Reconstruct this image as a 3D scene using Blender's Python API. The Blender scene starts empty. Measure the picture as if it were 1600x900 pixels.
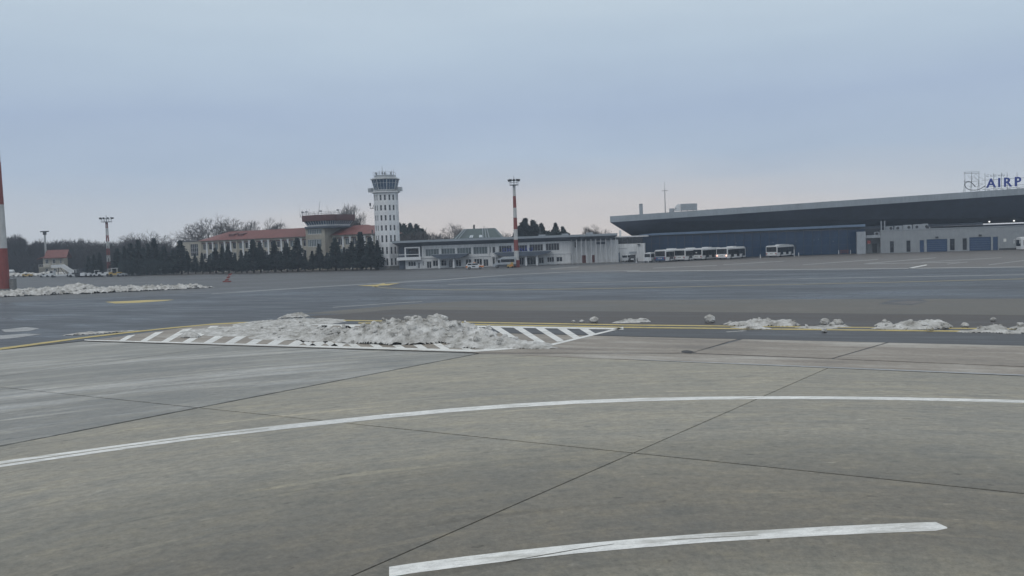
import bpy, bmesh, math, random
from mathutils import Vector, Matrix, noise as mnoise

S = bpy.context.scene
C = S.collection
rnd = random.Random(7)

# ------------------------------------------------------------------ camera
F, CAM_H, TILT, HORIZON = 1450.0, 6.0, 0.034, 380.0
ROLL = math.atan(TILT)
PITCH = math.atan((450 - HORIZON) * math.cos(ROLL) / F)
FW = Vector((0, math.cos(PITCH), -math.sin(PITCH)))
UP0 = Vector((0, math.sin(PITCH), math.cos(PITCH)))
R0 = Vector((1, 0, 0))
RIGHT = R0 * math.cos(ROLL) - UP0 * math.sin(ROLL)
UP = R0 * math.sin(ROLL) + UP0 * math.cos(ROLL)
CAM = Vector((0, 0, CAM_H))
cam = bpy.data.cameras.new('camera')
cam.sensor_width = 36.0
cam.lens = F / 1600 * 36.0
cam.clip_start = 0.1
cam.clip_end = 9000
co = bpy.data.objects.new('camera', cam)
C.objects.link(co)
co.matrix_world = Matrix((
    (RIGHT.x, UP.x, -FW.x, CAM.x), (RIGHT.y, UP.y, -FW.y, CAM.y),
    (RIGHT.z, UP.z, -FW.z, CAM.z), (0, 0, 0, 1)))
S.camera = co

# ------------------------------------------------------------------ sky, sun, exposure
SUN_EL, SUN_AZ = 48.0, -150.0         # degrees; azimuth measured from +Y towards +X
w = bpy.data.worlds.new('World')
S.world = w
w.use_nodes = True
nt = w.node_tree
nt.nodes.clear()


def N(tree, kind, **kw):
    n = tree.nodes.new(kind)
    for k, v in kw.items():
        setattr(n, k, v)
    return n


def ramp(tree, stops, interp='LINEAR'):
    r = tree.nodes.new('ShaderNodeValToRGB')
    r.color_ramp.interpolation = interp
    els = r.color_ramp.elements
    while len(els) > 1:
        els.remove(els[0])
    els[0].position = stops[0][0]
    els[0].color = (*stops[0][1], 1)
    for p, c in stops[1:]:
        e = els.new(p)
        e.color = (*c, 1)
    return r


def srgb(r, g, b):
    f = lambda v: (v / 255 / 12.92) if v / 255 <= .04045 else ((v / 255 + .055) / 1.055) ** 2.4
    return (f(r), f(g), f(b))


out = N(nt, 'ShaderNodeOutputWorld')
bg = N(nt, 'ShaderNodeBackground')
bg.inputs['Strength'].default_value = 1.0
nt.links.new(bg.outputs[0], out.inputs[0])
tc = N(nt, 'ShaderNodeTexCoord')
sep = N(nt, 'ShaderNodeSeparateXYZ')
nt.links.new(tc.outputs['Generated'], sep.inputs[0])
# overcast deck by elevation (z of the direction), pale at the horizon, greyer blue above
mr = N(nt, 'ShaderNodeMapRange')
mr.inputs['From Min'].default_value = 0.0
mr.inputs['From Max'].default_value = 1.0
# soft cloud unevenness bends the bands a little
mp = N(nt, 'ShaderNodeMapping')
mp.inputs['Scale'].default_value = (1.2, 1.2, 7.0)
nt.links.new(tc.outputs['Generated'], mp.inputs[0])
nz = N(nt, 'ShaderNodeTexNoise')
nz.inputs['Scale'].default_value = 2.0
nz.inputs['Detail'].default_value = 5.0
nt.links.new(mp.outputs[0], nz.inputs['Vector'])
ml = N(nt, 'ShaderNodeMath', operation='MULTIPLY_ADD')
nt.links.new(nz.outputs['Fac'], ml.inputs[0])
ml.inputs[1].default_value = 0.06
ml.inputs[2].default_value = -0.03
ad = N(nt, 'ShaderNodeMath', operation='ADD')
nt.links.new(sep.outputs['Z'], ad.inputs[0])
nt.links.new(ml.outputs[0], ad.inputs[1])
nt.links.new(ad.outputs[0], mr.inputs['Value'])
cool = ramp(nt, [(0.0, srgb(206, 210, 216)), (0.045, srgb(199, 207, 218)), (0.085, srgb(181, 197, 217)),
                 (0.14, srgb(173, 190, 214)), (0.20, srgb(187, 204, 221)), (0.26, srgb(199, 214, 226)),
                 (0.45, srgb(218, 226, 231)), (1.0, srgb(228, 232, 234))])
warm = ramp(nt, [(0.0, srgb(222, 213, 208)), (0.035, srgb(214, 210, 211)), (0.065, srgb(196, 204, 216)),
                 (0.09, srgb(181, 197, 217)), (0.14, srgb(173, 190, 214)), (0.20, srgb(187, 204, 221)),
                 (0.26, srgb(199, 214, 226)), (0.45, srgb(218, 226, 231)), (1.0, srgb(228, 232, 234))])
nt.links.new(mr.outputs[0], cool.inputs[0])
nt.links.new(mr.outputs[0], warm.inputs[0])
# the warm break in the clouds lies low, ahead and a little to the right
dp = N(nt, 'ShaderNodeVectorMath', operation='DOT_PRODUCT')
nt.links.new(tc.outputs['Generated'], dp.inputs[0])
dp.inputs[1].default_value = (math.sin(math.radians(3)), math.cos(math.radians(3)), 0)
wr = N(nt, 'ShaderNodeMapRange')
wr.interpolation_type = 'SMOOTHSTEP'
wr.inputs['From Min'].default_value = 0.90
wr.inputs['From Max'].default_value = 0.995
nt.links.new(dp.outputs['Value'], wr.inputs['Value'])
mxw = N(nt, 'ShaderNodeMix', data_type='RGBA')
nt.links.new(wr.outputs[0], mxw.inputs['Factor'])
nt.links.new(cool.outputs[0], mxw.inputs[6])
nt.links.new(warm.outputs[0], mxw.inputs[7])
sky = N(nt, 'ShaderNodeTexSky')
sky.sky_type = 'NISHITA'
sky.sun_disc = False
sky.sun_elevation = math.radians(SUN_EL)
sky.sun_rotation = math.radians(SUN_AZ)
sks = N(nt, 'ShaderNodeVectorMath', operation='SCALE')
sks.inputs['Scale'].default_value = 0.06
nt.links.new(sky.outputs[0], sks.inputs[0])
mxs = N(nt, 'ShaderNodeMix', data_type='RGBA')
mxs.inputs['Factor'].default_value = 0.93      # thick cloud cover
nt.links.new(sks.outputs[0], mxs.inputs[6])
nt.links.new(mxw.outputs[2], mxs.inputs[7])
# faint cloud structure
mpc = N(nt, 'ShaderNodeMapping')
mpc.inputs['Scale'].default_value = (1.0, 1.0, 4.5)
nt.links.new(tc.outputs['Generated'], mpc.inputs[0])
nc = N(nt, 'ShaderNodeTexNoise')
nc.inputs['Scale'].default_value = 3.2
nc.inputs['Detail'].default_value = 6
nc.inputs['Roughness'].default_value = .55
nt.links.new(mpc.outputs[0], nc.inputs['Vector'])
rc = ramp(nt, [(.3, (.95, .957, .97)), (.7, (1.045, 1.04, 1.03))])
nt.links.new(nc.outputs['Fac'], rc.inputs[0])
mxc = N(nt, 'ShaderNodeMix', data_type='RGBA', blend_type='MULTIPLY')
mxc.inputs['Factor'].default_value = 1
nt.links.new(mxs.outputs[2], mxc.inputs[6])
nt.links.new(rc.outputs[0], mxc.inputs[7])
nt.links.new(mxc.outputs[2], bg.inputs['Color'])

sl = bpy.data.lights.new('sun', 'SUN')
sl.energy = 0.55
sl.angle = math.radians(40)
sl.color = (1.0, 0.96, 0.91)
so = bpy.data.objects.new('sun', sl)
C.objects.link(so)
sd = Vector((math.sin(math.radians(SUN_AZ)) * math.cos(math.radians(SUN_EL)),
             math.cos(math.radians(SUN_AZ)) * math.cos(math.radians(SUN_EL)), math.sin(math.radians(SUN_EL))))
so.rotation_euler = sd.to_track_quat('Z', 'Y').to_euler()
so.location = (0, 0, 60)

S.view_settings.view_transform = 'Standard'
S.view_settings.look = 'None'
S.view_settings.exposure = 0.0
S.view_settings.gamma = 1.0
S.render.engine = 'CYCLES'
S.cycles.max_bounces = 5
S.cycles.volume_bounces = 0

# ------------------------------------------------------------------ measuring helpers


def ray(px, py):
    return FW + RIGHT * ((px - 800) / F) - UP * ((py - 450) / F)


def G(px, py, z=0.0):
    d = ray(px, py)
    t = (z - CAM_H) / d.z
    return Vector((d.x * t, d.y * t, z))


def AT(px, py, Y):
    d = ray(px, py)
    return CAM + d * (Y / d.y)


class Frame:
    """A vertical facade: origin on the ground, x along the facade, y into the building."""

    def __init__(s, p0, p1):
        s.o = Vector((p0[0], p0[1], 0))
        v = Vector((p1[0] - p0[0], p1[1] - p0[1], 0))
        s.len = v.length
        s.ang = math.atan2(v.y, v.x)
        s.u = v.normalized()
        s.n = Vector((-s.u.y, s.u.x, 0))

    def at(s, px, py, off=0.0):
        d = ray(px, py)
        q = s.o + s.n * off
        t = (q - CAM).dot(s.n) / d.dot(s.n)
        p = CAM + d * t
        return (p - s.o).dot(s.u), p.z

    def x(s, px, off=0.0, py=400):
        return s.at(px, py, off)[0]


# ------------------------------------------------------------------ mesh helpers


class MB:
    def __init__(s):
        s.v, s.f, s.m = [], [], []
        s.cur = 0

    def add(s, vs, fs):
        b = len(s.v)
        s.v.extend([tuple(p) for p in vs])
        for f in fs:
            s.f.append(tuple(b + i for i in f))
            s.m.append(s.cur)
        return s

    def box(s, x0, x1, y0, y1, z0, z1):
        return s.add([(x0, y0, z0), (x1, y0, z0), (x1, y1, z0), (x0, y1, z0), (x0, y0, z1), (x1, y0, z1), (x1, y1, z1), (x0, y1, z1)],
                     [(0, 3, 2, 1), (4, 5, 6, 7), (0, 1, 5, 4), (1, 2, 6, 5), (2, 3, 7, 6), (3, 0, 4, 7)])

    def poly(s, pts):
        return s.add(pts, [tuple(range(len(pts)))])

    def loft(s, rings, cap0=True, cap1=True):
        n = len(rings[0])
        vs = [p for r in rings for p in r]
        fs = []
        for k in range(len(rings) - 1):
            for i in range(n):
                j = (i + 1) % n
                fs.append((k * n + i, k * n + j, (k + 1) * n + j, (k + 1) * n + i))
        if cap0:
            fs.append(tuple(reversed(range(n))))
        if cap1:
            fs.append(tuple((len(rings) - 1) * n + i for i in range(n)))
        return s.add(vs, fs)

    def prism_x(s, prof, x0, x1):
        """profile in (y, z), extruded along x"""
        return s.loft([[(x0, y, z) for y, z in prof], [(x1, y, z) for y, z in prof]])

    def prism_y(s, prof, y0, y1):
        return s.loft([[(x, y0, z) for x, z in prof], [(x, y1, z) for x, z in prof]])

    def prism_z(s, prof, z0, z1):
        return s.loft([[(x, y, z0) for x, y in prof], [(x, y, z1) for x, y in prof]])

    def tube(s, a, b, r0, r1=None, n=6, caps=True):
        a, b = Vector(a), Vector(b)
        r1 = r0 if r1 is None else r1
        d = (b - a)
        if d.length < 1e-6:
            return s
        d.normalize()
        k = Vector((0, 0, 1)) if abs(d.z) < .9 else Vector((1, 0, 0))
        e = d.cross(k).normalized()
        g = e.cross(d)
        ra = [a + (e * math.cos(t) + g * math.sin(t)) * r0 for t in [2 * math.pi * i / n for i in range(n)]]
        rb = [b + (e * math.cos(t) + g * math.sin(t)) * r1 for t in [2 * math.pi * i / n for i in range(n)]]
        return s.loft([ra, rb], caps, caps)

    def path(s, pts, r, n=5):
        for a, b in zip(pts[:-1], pts[1:]):
            s.tube(a, b, r, r, n)
        return s

    def ngon(s, cx, cy, r, z0, z1, n, r1=None, rot=0, cap0=True, cap1=True):
        r1 = r if r1 is None else r1
        A = [rot + 2 * math.pi * i / n for i in range(n)]
        return s.loft([[(cx + r * math.cos(t), cy + r * math.sin(t), z0) for t in A],
                       [(cx + r1 * math.cos(t), cy + r1 * math.sin(t), z1) for t in A]], cap0, cap1)

    def wheel(s, x, y, z, r, wd, n=14):
        """disc with its axle along y"""
        A = [2 * math.pi * i / n for i in range(n)]
        rr = [(.0, .55), (.0, .86), (.08, 1.0), (.92, 1.0), (1.0, .86), (1.0, .55)]
        return s.loft([[(x + r * k * math.cos(t), y + wd * (f - .5), z + r * k * math.sin(t)) for t in A] for f, k in rr])

    def wall(s, x0, x1, z0, z1, y0, y1, holes=(), depth=.25):
        """solid wall from y0 (front) to y1 with real recessed openings in the front face"""
        xs = sorted({x0, x1, *[h[0] for h in holes], *[h[1] for h in holes]})
        zs = sorted({z0, z1, *[h[2] for h in holes], *[h[3] for h in holes]})
        xs = [x for x in xs if x0 <= x <= x1]
        zs = [z for z in zs if z0 <= z <= z1]
        for i in range(len(xs) - 1):
            for j in range(len(zs) - 1):
                cx, cz = (xs[i] + xs[i + 1]) / 2, (zs[j] + zs[j + 1]) / 2
                if any(h[0] < cx < h[1] and h[2] < cz < h[3] for h in holes):
                    continue
                s.poly([(xs[i], y0, zs[j]), (xs[i + 1], y0, zs[j]), (xs[i + 1], y0, zs[j + 1]), (xs[i], y0, zs[j + 1])])
        for a, b, c, d in holes:
            e = y0 + depth
            s.poly([(a, y0, c), (a, e, c), (b, e, c), (b, y0, c)])
            s.poly([(a, y0, d), (b, y0, d), (b, e, d), (a, e, d)])
            s.poly([(a, y0, c), (a, y0, d), (a, e, d), (a, e, c)])
            s.poly([(b, y0, c), (b, e, c), (b, e, d), (b, y0, d)])
            s.poly([(a, e, c), (a, e, d), (b, e, d), (b, e, c)])
        s.add([(x0, y0, z0), (x1, y0, z0), (x1, y1, z0), (x0, y1, z0), (x0, y0, z1), (x1, y0, z1), (x1, y1, z1), (x0, y1, z1)],
              [(0, 3, 2, 1), (4, 5, 6, 7), (1, 2, 6, 5), (2, 3, 7, 6), (3, 0, 4, 7)])
        return s

    def mesh(s, name, mats, smooth=False):
        me = bpy.data.meshes.new(name)
        me.from_pydata(s.v, [], s.f)
        for m in (mats if isinstance(mats, (list, tuple)) else [mats]):
            me.materials.append(m)
        if len(me.materials) > 1:
            me.polygons.foreach_set('material_index', s.m)
        if smooth:
            me.polygons.foreach_set('use_smooth', [True] * len(me.polygons))
        me.update()
        return me

    def build(s, name, mats, parent=None, smooth=False, label=None):
        o = bpy.data.objects.new(name, s.mesh(name, mats, smooth))
        C.objects.link(o)
        if parent is not None:
            o.parent = parent
        if label:
            o['label'] = label
        return o


def tag(o, label=None, cat=None, group=None, kind=None):
    for k, v in (('label', label), ('category', cat), ('group', group), ('kind', kind)):
        if v:
            o[k] = v
    return o


def thing(name, label, cat, loc=(0, 0, 0), rz=0.0, group=None):
    o = bpy.data.objects.new(name, None)
    o.empty_display_size = .5
    C.objects.link(o)
    o.location = loc
    o.rotation_euler = (0, 0, rz)
    return tag(o, label, cat, group)


def dup(root, loc, rz, label, group=None, scale=None):
    def cp(o, par):
        c = o.copy()
        C.objects.link(c)
        c.parent = par
        for ch in o.children:
            cp(ch, c)
        return c
    kids = list(root.children)
    r = root.copy()
    C.objects.link(r)
    for k in kids:
        cp(k, r)
    r.location = loc
    r.rotation_euler = (0, 0, rz)
    if scale:
        r.scale = scale
    r['label'] = label
    if group:
        r['group'] = group
    return r


# ------------------------------------------------------------------ materials


def mat(name, col, rough=.7, var=.18, scale=1.5, metal=0.0, spec=.4, streak=0.0, bump=0.0, emit=None, stretch=(1, 1, 1)):
    m = bpy.data.materials.new(name)
    m.use_nodes = True
    t = m.node_tree
    b = t.nodes['Principled BSDF']
    b.inputs['Roughness'].default_value = rough
    b.inputs['Metallic'].default_value = metal
    b.inputs['Specular IOR Level'].default_value = spec
    tcn = N(t, 'ShaderNodeTexCoord')
    mpn = N(t, 'ShaderNodeMapping')
    mpn.inputs['Scale'].default_value = stretch
    t.links.new(tcn.outputs['Object'], mpn.inputs[0])
    nn = N(t, 'ShaderNodeTexNoise')
    nn.inputs['Scale'].default_value = scale
    nn.inputs['Detail'].default_value = 5
    nn.inputs['Roughness'].default_value = .6
    t.links.new(mpn.outputs[0], nn.inputs['Vector'])
    lo = tuple(max(0, c * (1 - var * 1.6)) for c in col)
    hi = tuple(min(.95, c * (1 + var * 1.3)) for c in col)
    rp = ramp(t, [(.25, lo), (.75, hi)])
    t.links.new(nn.outputs['Fac'], rp.inputs[0])
    last = rp.outputs[0]
    if streak:
        m2 = N(t, 'ShaderNodeMapping')
        m2.inputs['Scale'].default_value = (1.6, 1.6, .12)
        t.links.new(tcn.outputs['Object'], m2.inputs[0])
        n2 = N(t, 'ShaderNodeTexNoise')
        n2.inputs['Scale'].default_value = 2.2
        n2.inputs['Detail'].default_value = 4
        t.links.new(m2.outputs[0], n2.inputs['Vector'])
        r2 = ramp(t, [(.42, (1, 1, 1)), (.72, (1 - streak,) * 3)])
        t.links.new(n2.outputs['Fac'], r2.inputs[0])
        mx = N(t, 'ShaderNodeMix', data_type='RGBA', blend_type='MULTIPLY')
        mx.inputs['Factor'].default_value = 1
        t.links.new(last, mx.inputs[6])
        t.links.new(r2.outputs[0], mx.inputs[7])
        last = mx.outputs[2]
    t.links.new(last, b.inputs['Base Color'])
    if bump:
        bp = N(t, 'ShaderNodeBump')
        bp.inputs['Strength'].default_value = bump
        bp.inputs['Distance'].default_value = .05
        t.links.new(nn.outputs['Fac'], bp.inputs['Height'])
        t.links.new(bp.outputs[0], b.inputs['Normal'])
    if emit:
        b.inputs['Emission Color'].default_value = (*emit[:3], 1)
        b.inputs['Emission Strength'].default_value = emit[3]
    return m


M = dict(
    white=mat('white_render', (.66, .67, .68), .75, .07, .5, streak=.22),
    cream=mat('cream_render', (.42, .39, .33), .8, .1, .5, streak=.25),
    tan=mat('tan_render', (.35, .325, .275), .8, .1, .5, streak=.25),
    towerw=mat('tower_white', (.72, .73, .75), .7, .06, .4, streak=.16),
    trim=mat('white_trim', (.66, .67, .68), .55, .05, 2),
    grey=mat('grey_cladding', (.27, .29, .31), .55, .08, .6, streak=.12),
    fascia=mat('metal_fascia', (.30, .335, .37), .45, .08, .3, metal=.2, streak=.15),
    soffit=mat('dark_soffit', (.046, .062, .095), .6, .15, .4),
    slate=mat('slate_cladding', (.07, .088, .118), .6, .15, .6),
    bluefascia=mat('pale_blue_fascia', (.24, .33, .46), .4, .08, .6, metal=.2),
    bluedoor=mat('blue_shutter', (.03, .065, .14), .5, .12, 1.2),
    bluegate=mat('faded_blue_sheet', (.075, .14, .23), .5, .12, .8, streak=.2),
    blueletter=mat('blue_letter', (.012, .04, .26), .4, .1, 2),
    glass=mat('dark_glass', (.012, .017, .026), .08, .3, .35, spec=.6),
    cglass=mat('curtain_wall_glass', (.013, .05, .115), .16, .35, .12, spec=.4),
    pglass=mat('curtained_pane', (.12, .15, .16), .25, .45, 3.0, spec=.5, stretch=(1.4, 1, .02)),
    cabglass=mat('cab_glass', (.06, .105, .17), .08, .2, .5, spec=.7),
    frame=mat('window_frame', (.45, .46, .48), .5, .06, 2),
    dframe=mat('dark_frame', (.05, .058, .072), .5, .1, 2),
    redroof=mat('red_sheet_roof', (.185, .064, .056), .6, .16, .5, streak=.25),
    redrust=mat('weathered_red', (.115, .05, .05), .65, .16, .6, streak=.25),
    darkred=mat('brown_red_door', (.13, .032, .026), .55, .12, 2),
    red=mat('signal_red', (.23, .056, .048), .55, .12, .8, streak=.2),
    maskwhite=mat('mast_white', (.5, .51, .51), .55, .08, .8, streak=.22),
    steel=mat('galvanised_steel', (.22, .235, .25), .45, .12, 2, metal=.5),
    dark=mat('dark_metal', (.035, .038, .044), .55, .15, 2),
    hvac=mat('duct_metal', (.36, .385, .41), .4, .1, .9, metal=.4, streak=.15),
    greenroof=mat('green_grey_roof', (.085, .115, .118), .5, .12, .5, streak=.2),
    skylight=mat('skylight_glass', (.5, .55, .6), .05, .05, 1, spec=.8),
    rubber=mat('tyre_rubber', (.018, .018, .02), .85, .1, 4),
    buswhite=mat('bus_white', (.66, .67, .68), .35, .05, .8, spec=.5, streak=.12),
    busblue=mat('bus_blue', (.035, .085, .2), .35, .08, .8, spec=.5),
    busdark=mat('bus_glass', (.012, .015, .02), .12, .3, .7, spec=.5),
    vanwhite=mat('van_white', (.6, .62, .64), .35, .05, 1, spec=.5),
    silver=mat('van_silver', (.4, .43, .46), .3, .06, 1, metal=.4),
    orange=mat('signal_orange', (.55, .19, .05), .45, .08, 1),
    yellow=mat('plant_yellow', (.42, .29, .09), .5, .1, 1.5),
    taillamp=mat('lit_tail_lamp', (.8, .3, .2), .4, .05, 1, emit=(1.0, .5, .38, 3.0)),
    lamp=mat('lit_flood_lamp', (.9, .9, .9), .4, .02, 1, emit=(1.0, .97, .9, 1.4)),
    redlamp=mat('red_lamp_lens', (.35, .02, .02), .3, .05, 1),
    plate=mat('number_plate', (.7, .7, .68), .5, .04, 3),
    black=mat('black_print', (.012, .012, .014), .6, .1, 2),
    concreteblock=mat('cast_concrete', (.2, .2, .195), .85, .2, 2, bump=.2),
    bark=mat('bark', (.045, .038, .033), .9, .25, 3),
    twig=mat('bare_twig', (.075, .068, .066), .9, .25, 1),
    needle=mat('spruce_needle', (.030, .046, .047), .75, .5, .9, spec=.2),
    pine=mat('pine_needle', (.026, .042, .04), .75, .4, .8, spec=.2),
    scrub=mat('scrub_twig', (.05, .048, .052), .9, .3, .25, spec=.1),
    grass=mat('dull_grass', (.06, .06, .042), .95, .3, .8),
    dirtyroof=mat('flat_roof_felt', (.16, .165, .17), .9, .2, .4),
)


def ground_mat(name, cols, rough=(.4, .7), ang=-30.0, streak=.5, patch=.5, fine=.25, bump=.25, spec=.5, extra=None, polar=None, grain=(.72, 1.3), dash=.35, sharp=.14):
    """worn pavement: broad patches, streaks along the traffic, fine grain and scuffs.
    polar = (cx, cy): the streaks bend round that centre as the traffic does"""
    m = bpy.data.materials.new(name)
    m.use_nodes = True
    t = m.node_tree
    b = t.nodes['Principled BSDF']
    b.inputs['Specular IOR Level'].default_value = spec
    g = N(t, 'ShaderNodeTexCoord')

    def ma(op, a, b_):
        n_ = N(t, 'ShaderNodeMath', operation=op)
        for i, q in enumerate((a, b_)):
            if isinstance(q, (int, float)):
                n_.inputs[i].default_value = q
            else:
                t.links.new(q, n_.inputs[i])
        return n_.outputs[0]

    pv = None
    if polar:
        sp_ = N(t, 'ShaderNodeSeparateXYZ')
        t.links.new(g.outputs['Object'], sp_.inputs[0])
        dx, dy = ma('SUBTRACT', sp_.outputs[0], polar[0]), ma('SUBTRACT', sp_.outputs[1], polar[1])
        an = ma('ARCTAN2', dx, dy)
        rr_ = ma('SQRT', ma('ADD', ma('MULTIPLY', dx, dx), ma('MULTIPLY', dy, dy)), 0)
        cb_ = N(t, 'ShaderNodeCombineXYZ')
        t.links.new(ma('MULTIPLY', an, polar[2]), cb_.inputs[0])
        t.links.new(rr_, cb_.inputs[1])
        pv = cb_.outputs[0]

    def tex(scale, stretch, detail=5, rot=ang, rg=.6):
        mp_ = N(t, 'ShaderNodeMapping')
        mp_.vector_type = 'TEXTURE'
        mp_.inputs['Rotation'].default_value = (0, 0, 0 if pv else math.radians(rot))
        mp_.inputs['Scale'].default_value = stretch
        t.links.new(pv or g.outputs['Object'], mp_.inputs[0])
        n_ = N(t, 'ShaderNodeTexNoise')
        n_.inputs['Scale'].default_value = scale
        n_.inputs['Detail'].default_value = detail
        n_.inputs['Roughness'].default_value = rg
        t.links.new(mp_.outputs[0], n_.inputs['Vector'])
        return n_.outputs['Fac']

    def mul(a, fac, stops, f=1.0):
        r_ = ramp(t, stops)
        t.links.new(fac, r_.inputs[0])
        x_ = N(t, 'ShaderNodeMix', data_type='RGBA', blend_type='MULTIPLY')
        x_.inputs['Factor'].default_value = f
        t.links.new(a, x_.inputs[6])
        t.links.new(r_.outputs[0], x_.inputs[7])
        return x_.outputs[2]

    big = tex(.09, (2.2, 1, 1), 6)
    stk = tex(.6, (5, 1, 1), 7, rg=.7)
    fin = tex(4.2, (1.7, 1, 1), 10, rg=.9)
    tot = patch + streak
    v = ma('ADD', ma('MULTIPLY', big, patch / tot), ma('MULTIPLY', stk, streak / tot))
    rp = ramp(t, [(.5 - sharp, cols[0]), (.5, cols[1]), (.5 + sharp, cols[2])])
    t.links.new(v, rp.inputs[0])
    last = rp.outputs[0]
    last = mul(last, fin, [(.36, (grain[0],) * 3), (.5, (1, 1, 1)), (.64, (grain[1],) * 3)])
    if dash:
        d1 = tex(3.4, (3.2, 1, 1), 4, rg=.55)
        last = mul(last, d1, [(.27, (1 - dash,) * 3), (.34, (1, 1, 1)), (.66, (1, 1, 1)), (.73, (1 + dash * .8,) * 3)])
    if extra:
        last = extra(t, g, last, ma, tex)
    t.links.new(last, b.inputs['Base Color'])
    rr = N(t, 'ShaderNodeMapRange')
    rr.inputs['From Min'].default_value = .38
    rr.inputs['From Max'].default_value = .62
    rr.inputs['To Min'].default_value = rough[0]
    rr.inputs['To Max'].default_value = rough[1]
    t.links.new(ma('ADD', ma('MULTIPLY', big, .45), ma('MULTIPLY', stk, .55)), rr.inputs['Value'])
    t.links.new(rr.outputs[0], b.inputs['Roughness'])
    if bump:
        bp = N(t, 'ShaderNodeBump')
        bp.inputs['Strength'].default_value = bump
        bp.inputs['Distance'].default_value = .02
        t.links.new(fin, bp.inputs['Height'])
        t.links.new(bp.outputs[0], b.inputs['Normal'])
    return m

# ------------------------------------------------------------------ ground and pavements


def circle3(a, b, c):
    ax, ay, bx, by, cx, cy = a.x, a.y, b.x, b.y, c.x, c.y
    d = 2 * (ax * (by - cy) + bx * (cy - ay) + cx * (ay - by))
    ux = ((ax * ax + ay * ay) * (by - cy) + (bx * bx + by * by) * (cy - ay) + (cx * cx + cy * cy) * (ay - by)) / d
    uy = ((ax * ax + ay * ay) * (cx - bx) + (bx * bx + by * by) * (ax - cx) + (cx * cx + cy * cy) * (bx - ax)) / d
    return Vector((ux, uy, 0)), math.hypot(ax - ux, ay - uy)


ARC_C, ARC_R = circle3(G(0, 724), G(800, 632), G(1600, 627))


def tyre_tracks(t, g, last, ma, tex):
    """rubber-darkened wheel tracks that follow the curved service road"""
    sx = N(t, 'ShaderNodeVectorMath', operation='DISTANCE')
    fl = N(t, 'ShaderNodeVectorMath', operation='MULTIPLY')
    fl.inputs[1].default_value = (1, 1, 0)
    t.links.new(g.outputs['Object'], fl.inputs[0])
    t.links.new(fl.outputs[0], sx.inputs[0])
    sx.inputs[1].default_value = (ARC_C.x, ARC_C.y, 0)
    r = ma('SUBTRACT', ARC_R, sx.outputs['Value'])
    wob = tex(.18, (6, 1, 1), 6, rot=5)
    r = ma('ADD', r, ma('MULTIPLY', ma('SUBTRACT', wob, .5), 7.0))
    rp = ramp(t, [(0, (1, 1, 1)), (.30, (1, 1, 1)), (.46, (.78, .78, .77)), (.62, (.63, .62, .61)), (.8, (.55, .54, .535)), (.92, (.72, .72, .70)), (1, (.95, .95, .92))])
    t.links.new(ma('DIVIDE', r, 20.0), rp.inputs[0])
    mx = N(t, 'ShaderNodeMix', data_type='RGBA', blend_type='MULTIPLY')
    mx.inputs['Factor'].default_value = 1
    t.links.new(last, mx.inputs[6])
    t.links.new(rp.outputs[0], mx.inputs[7])
    # blotchy damp stains
    st = tex(1.3, (2.6, 1, 1), 9, rot=6, rg=.72)
    r2 = ramp(t, [(.34, (.70, .73, .76)), (.46, (.95, .95, .96)), (.55, (1.02, 1.0, .98)), (.68, (1.25, 1.2, 1.08))])
    t.links.new(st, r2.inputs[0])
    m2 = N(t, 'ShaderNodeMix', data_type='RGBA', blend_type='MULTIPLY')
    m2.inputs['Factor'].default_value = .8
    t.links.new(mx.outputs[2], m2.inputs[6])
    t.links.new(r2.outputs[0], m2.inputs[7])
    # thin scuff lines dragged along the curve
    sk = tex(1.5, (26, 1, 1), 4, rg=.5)
    r4 = ramp(t, [(.30, (.78, .78, .78)), (.38, (1, 1, 1)), (.62, (1, 1, 1)), (.70, (1.3, 1.27, 1.2))])
    t.links.new(sk, r4.inputs[0])
    m4 = N(t, 'ShaderNodeMix', data_type='RGBA', blend_type='MULTIPLY')
    m4.inputs['Factor'].default_value = 1
    t.links.new(m2.outputs[2], m4.inputs[6])
    t.links.new(r4.outputs[0], m4.inputs[7])
    m2 = m4
    # each slab a slightly different pour
    oi = N(t, 'ShaderNodeObjectInfo')
    r3 = ramp(t, [(0, (.86, .87, .88)), (1, (1.1, 1.09, 1.06))])
    t.links.new(oi.outputs['Random'], r3.inputs[0])
    m3 = N(t, 'ShaderNodeMix', data_type='RGBA', blend_type='MULTIPLY')
    m3.inputs['Factor'].default_value = 1
    t.links.new(m2.outputs[2], m3.inputs[6])
    t.links.new(r3.outputs[0], m3.inputs[7])
    return m3.outputs[2]


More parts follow.
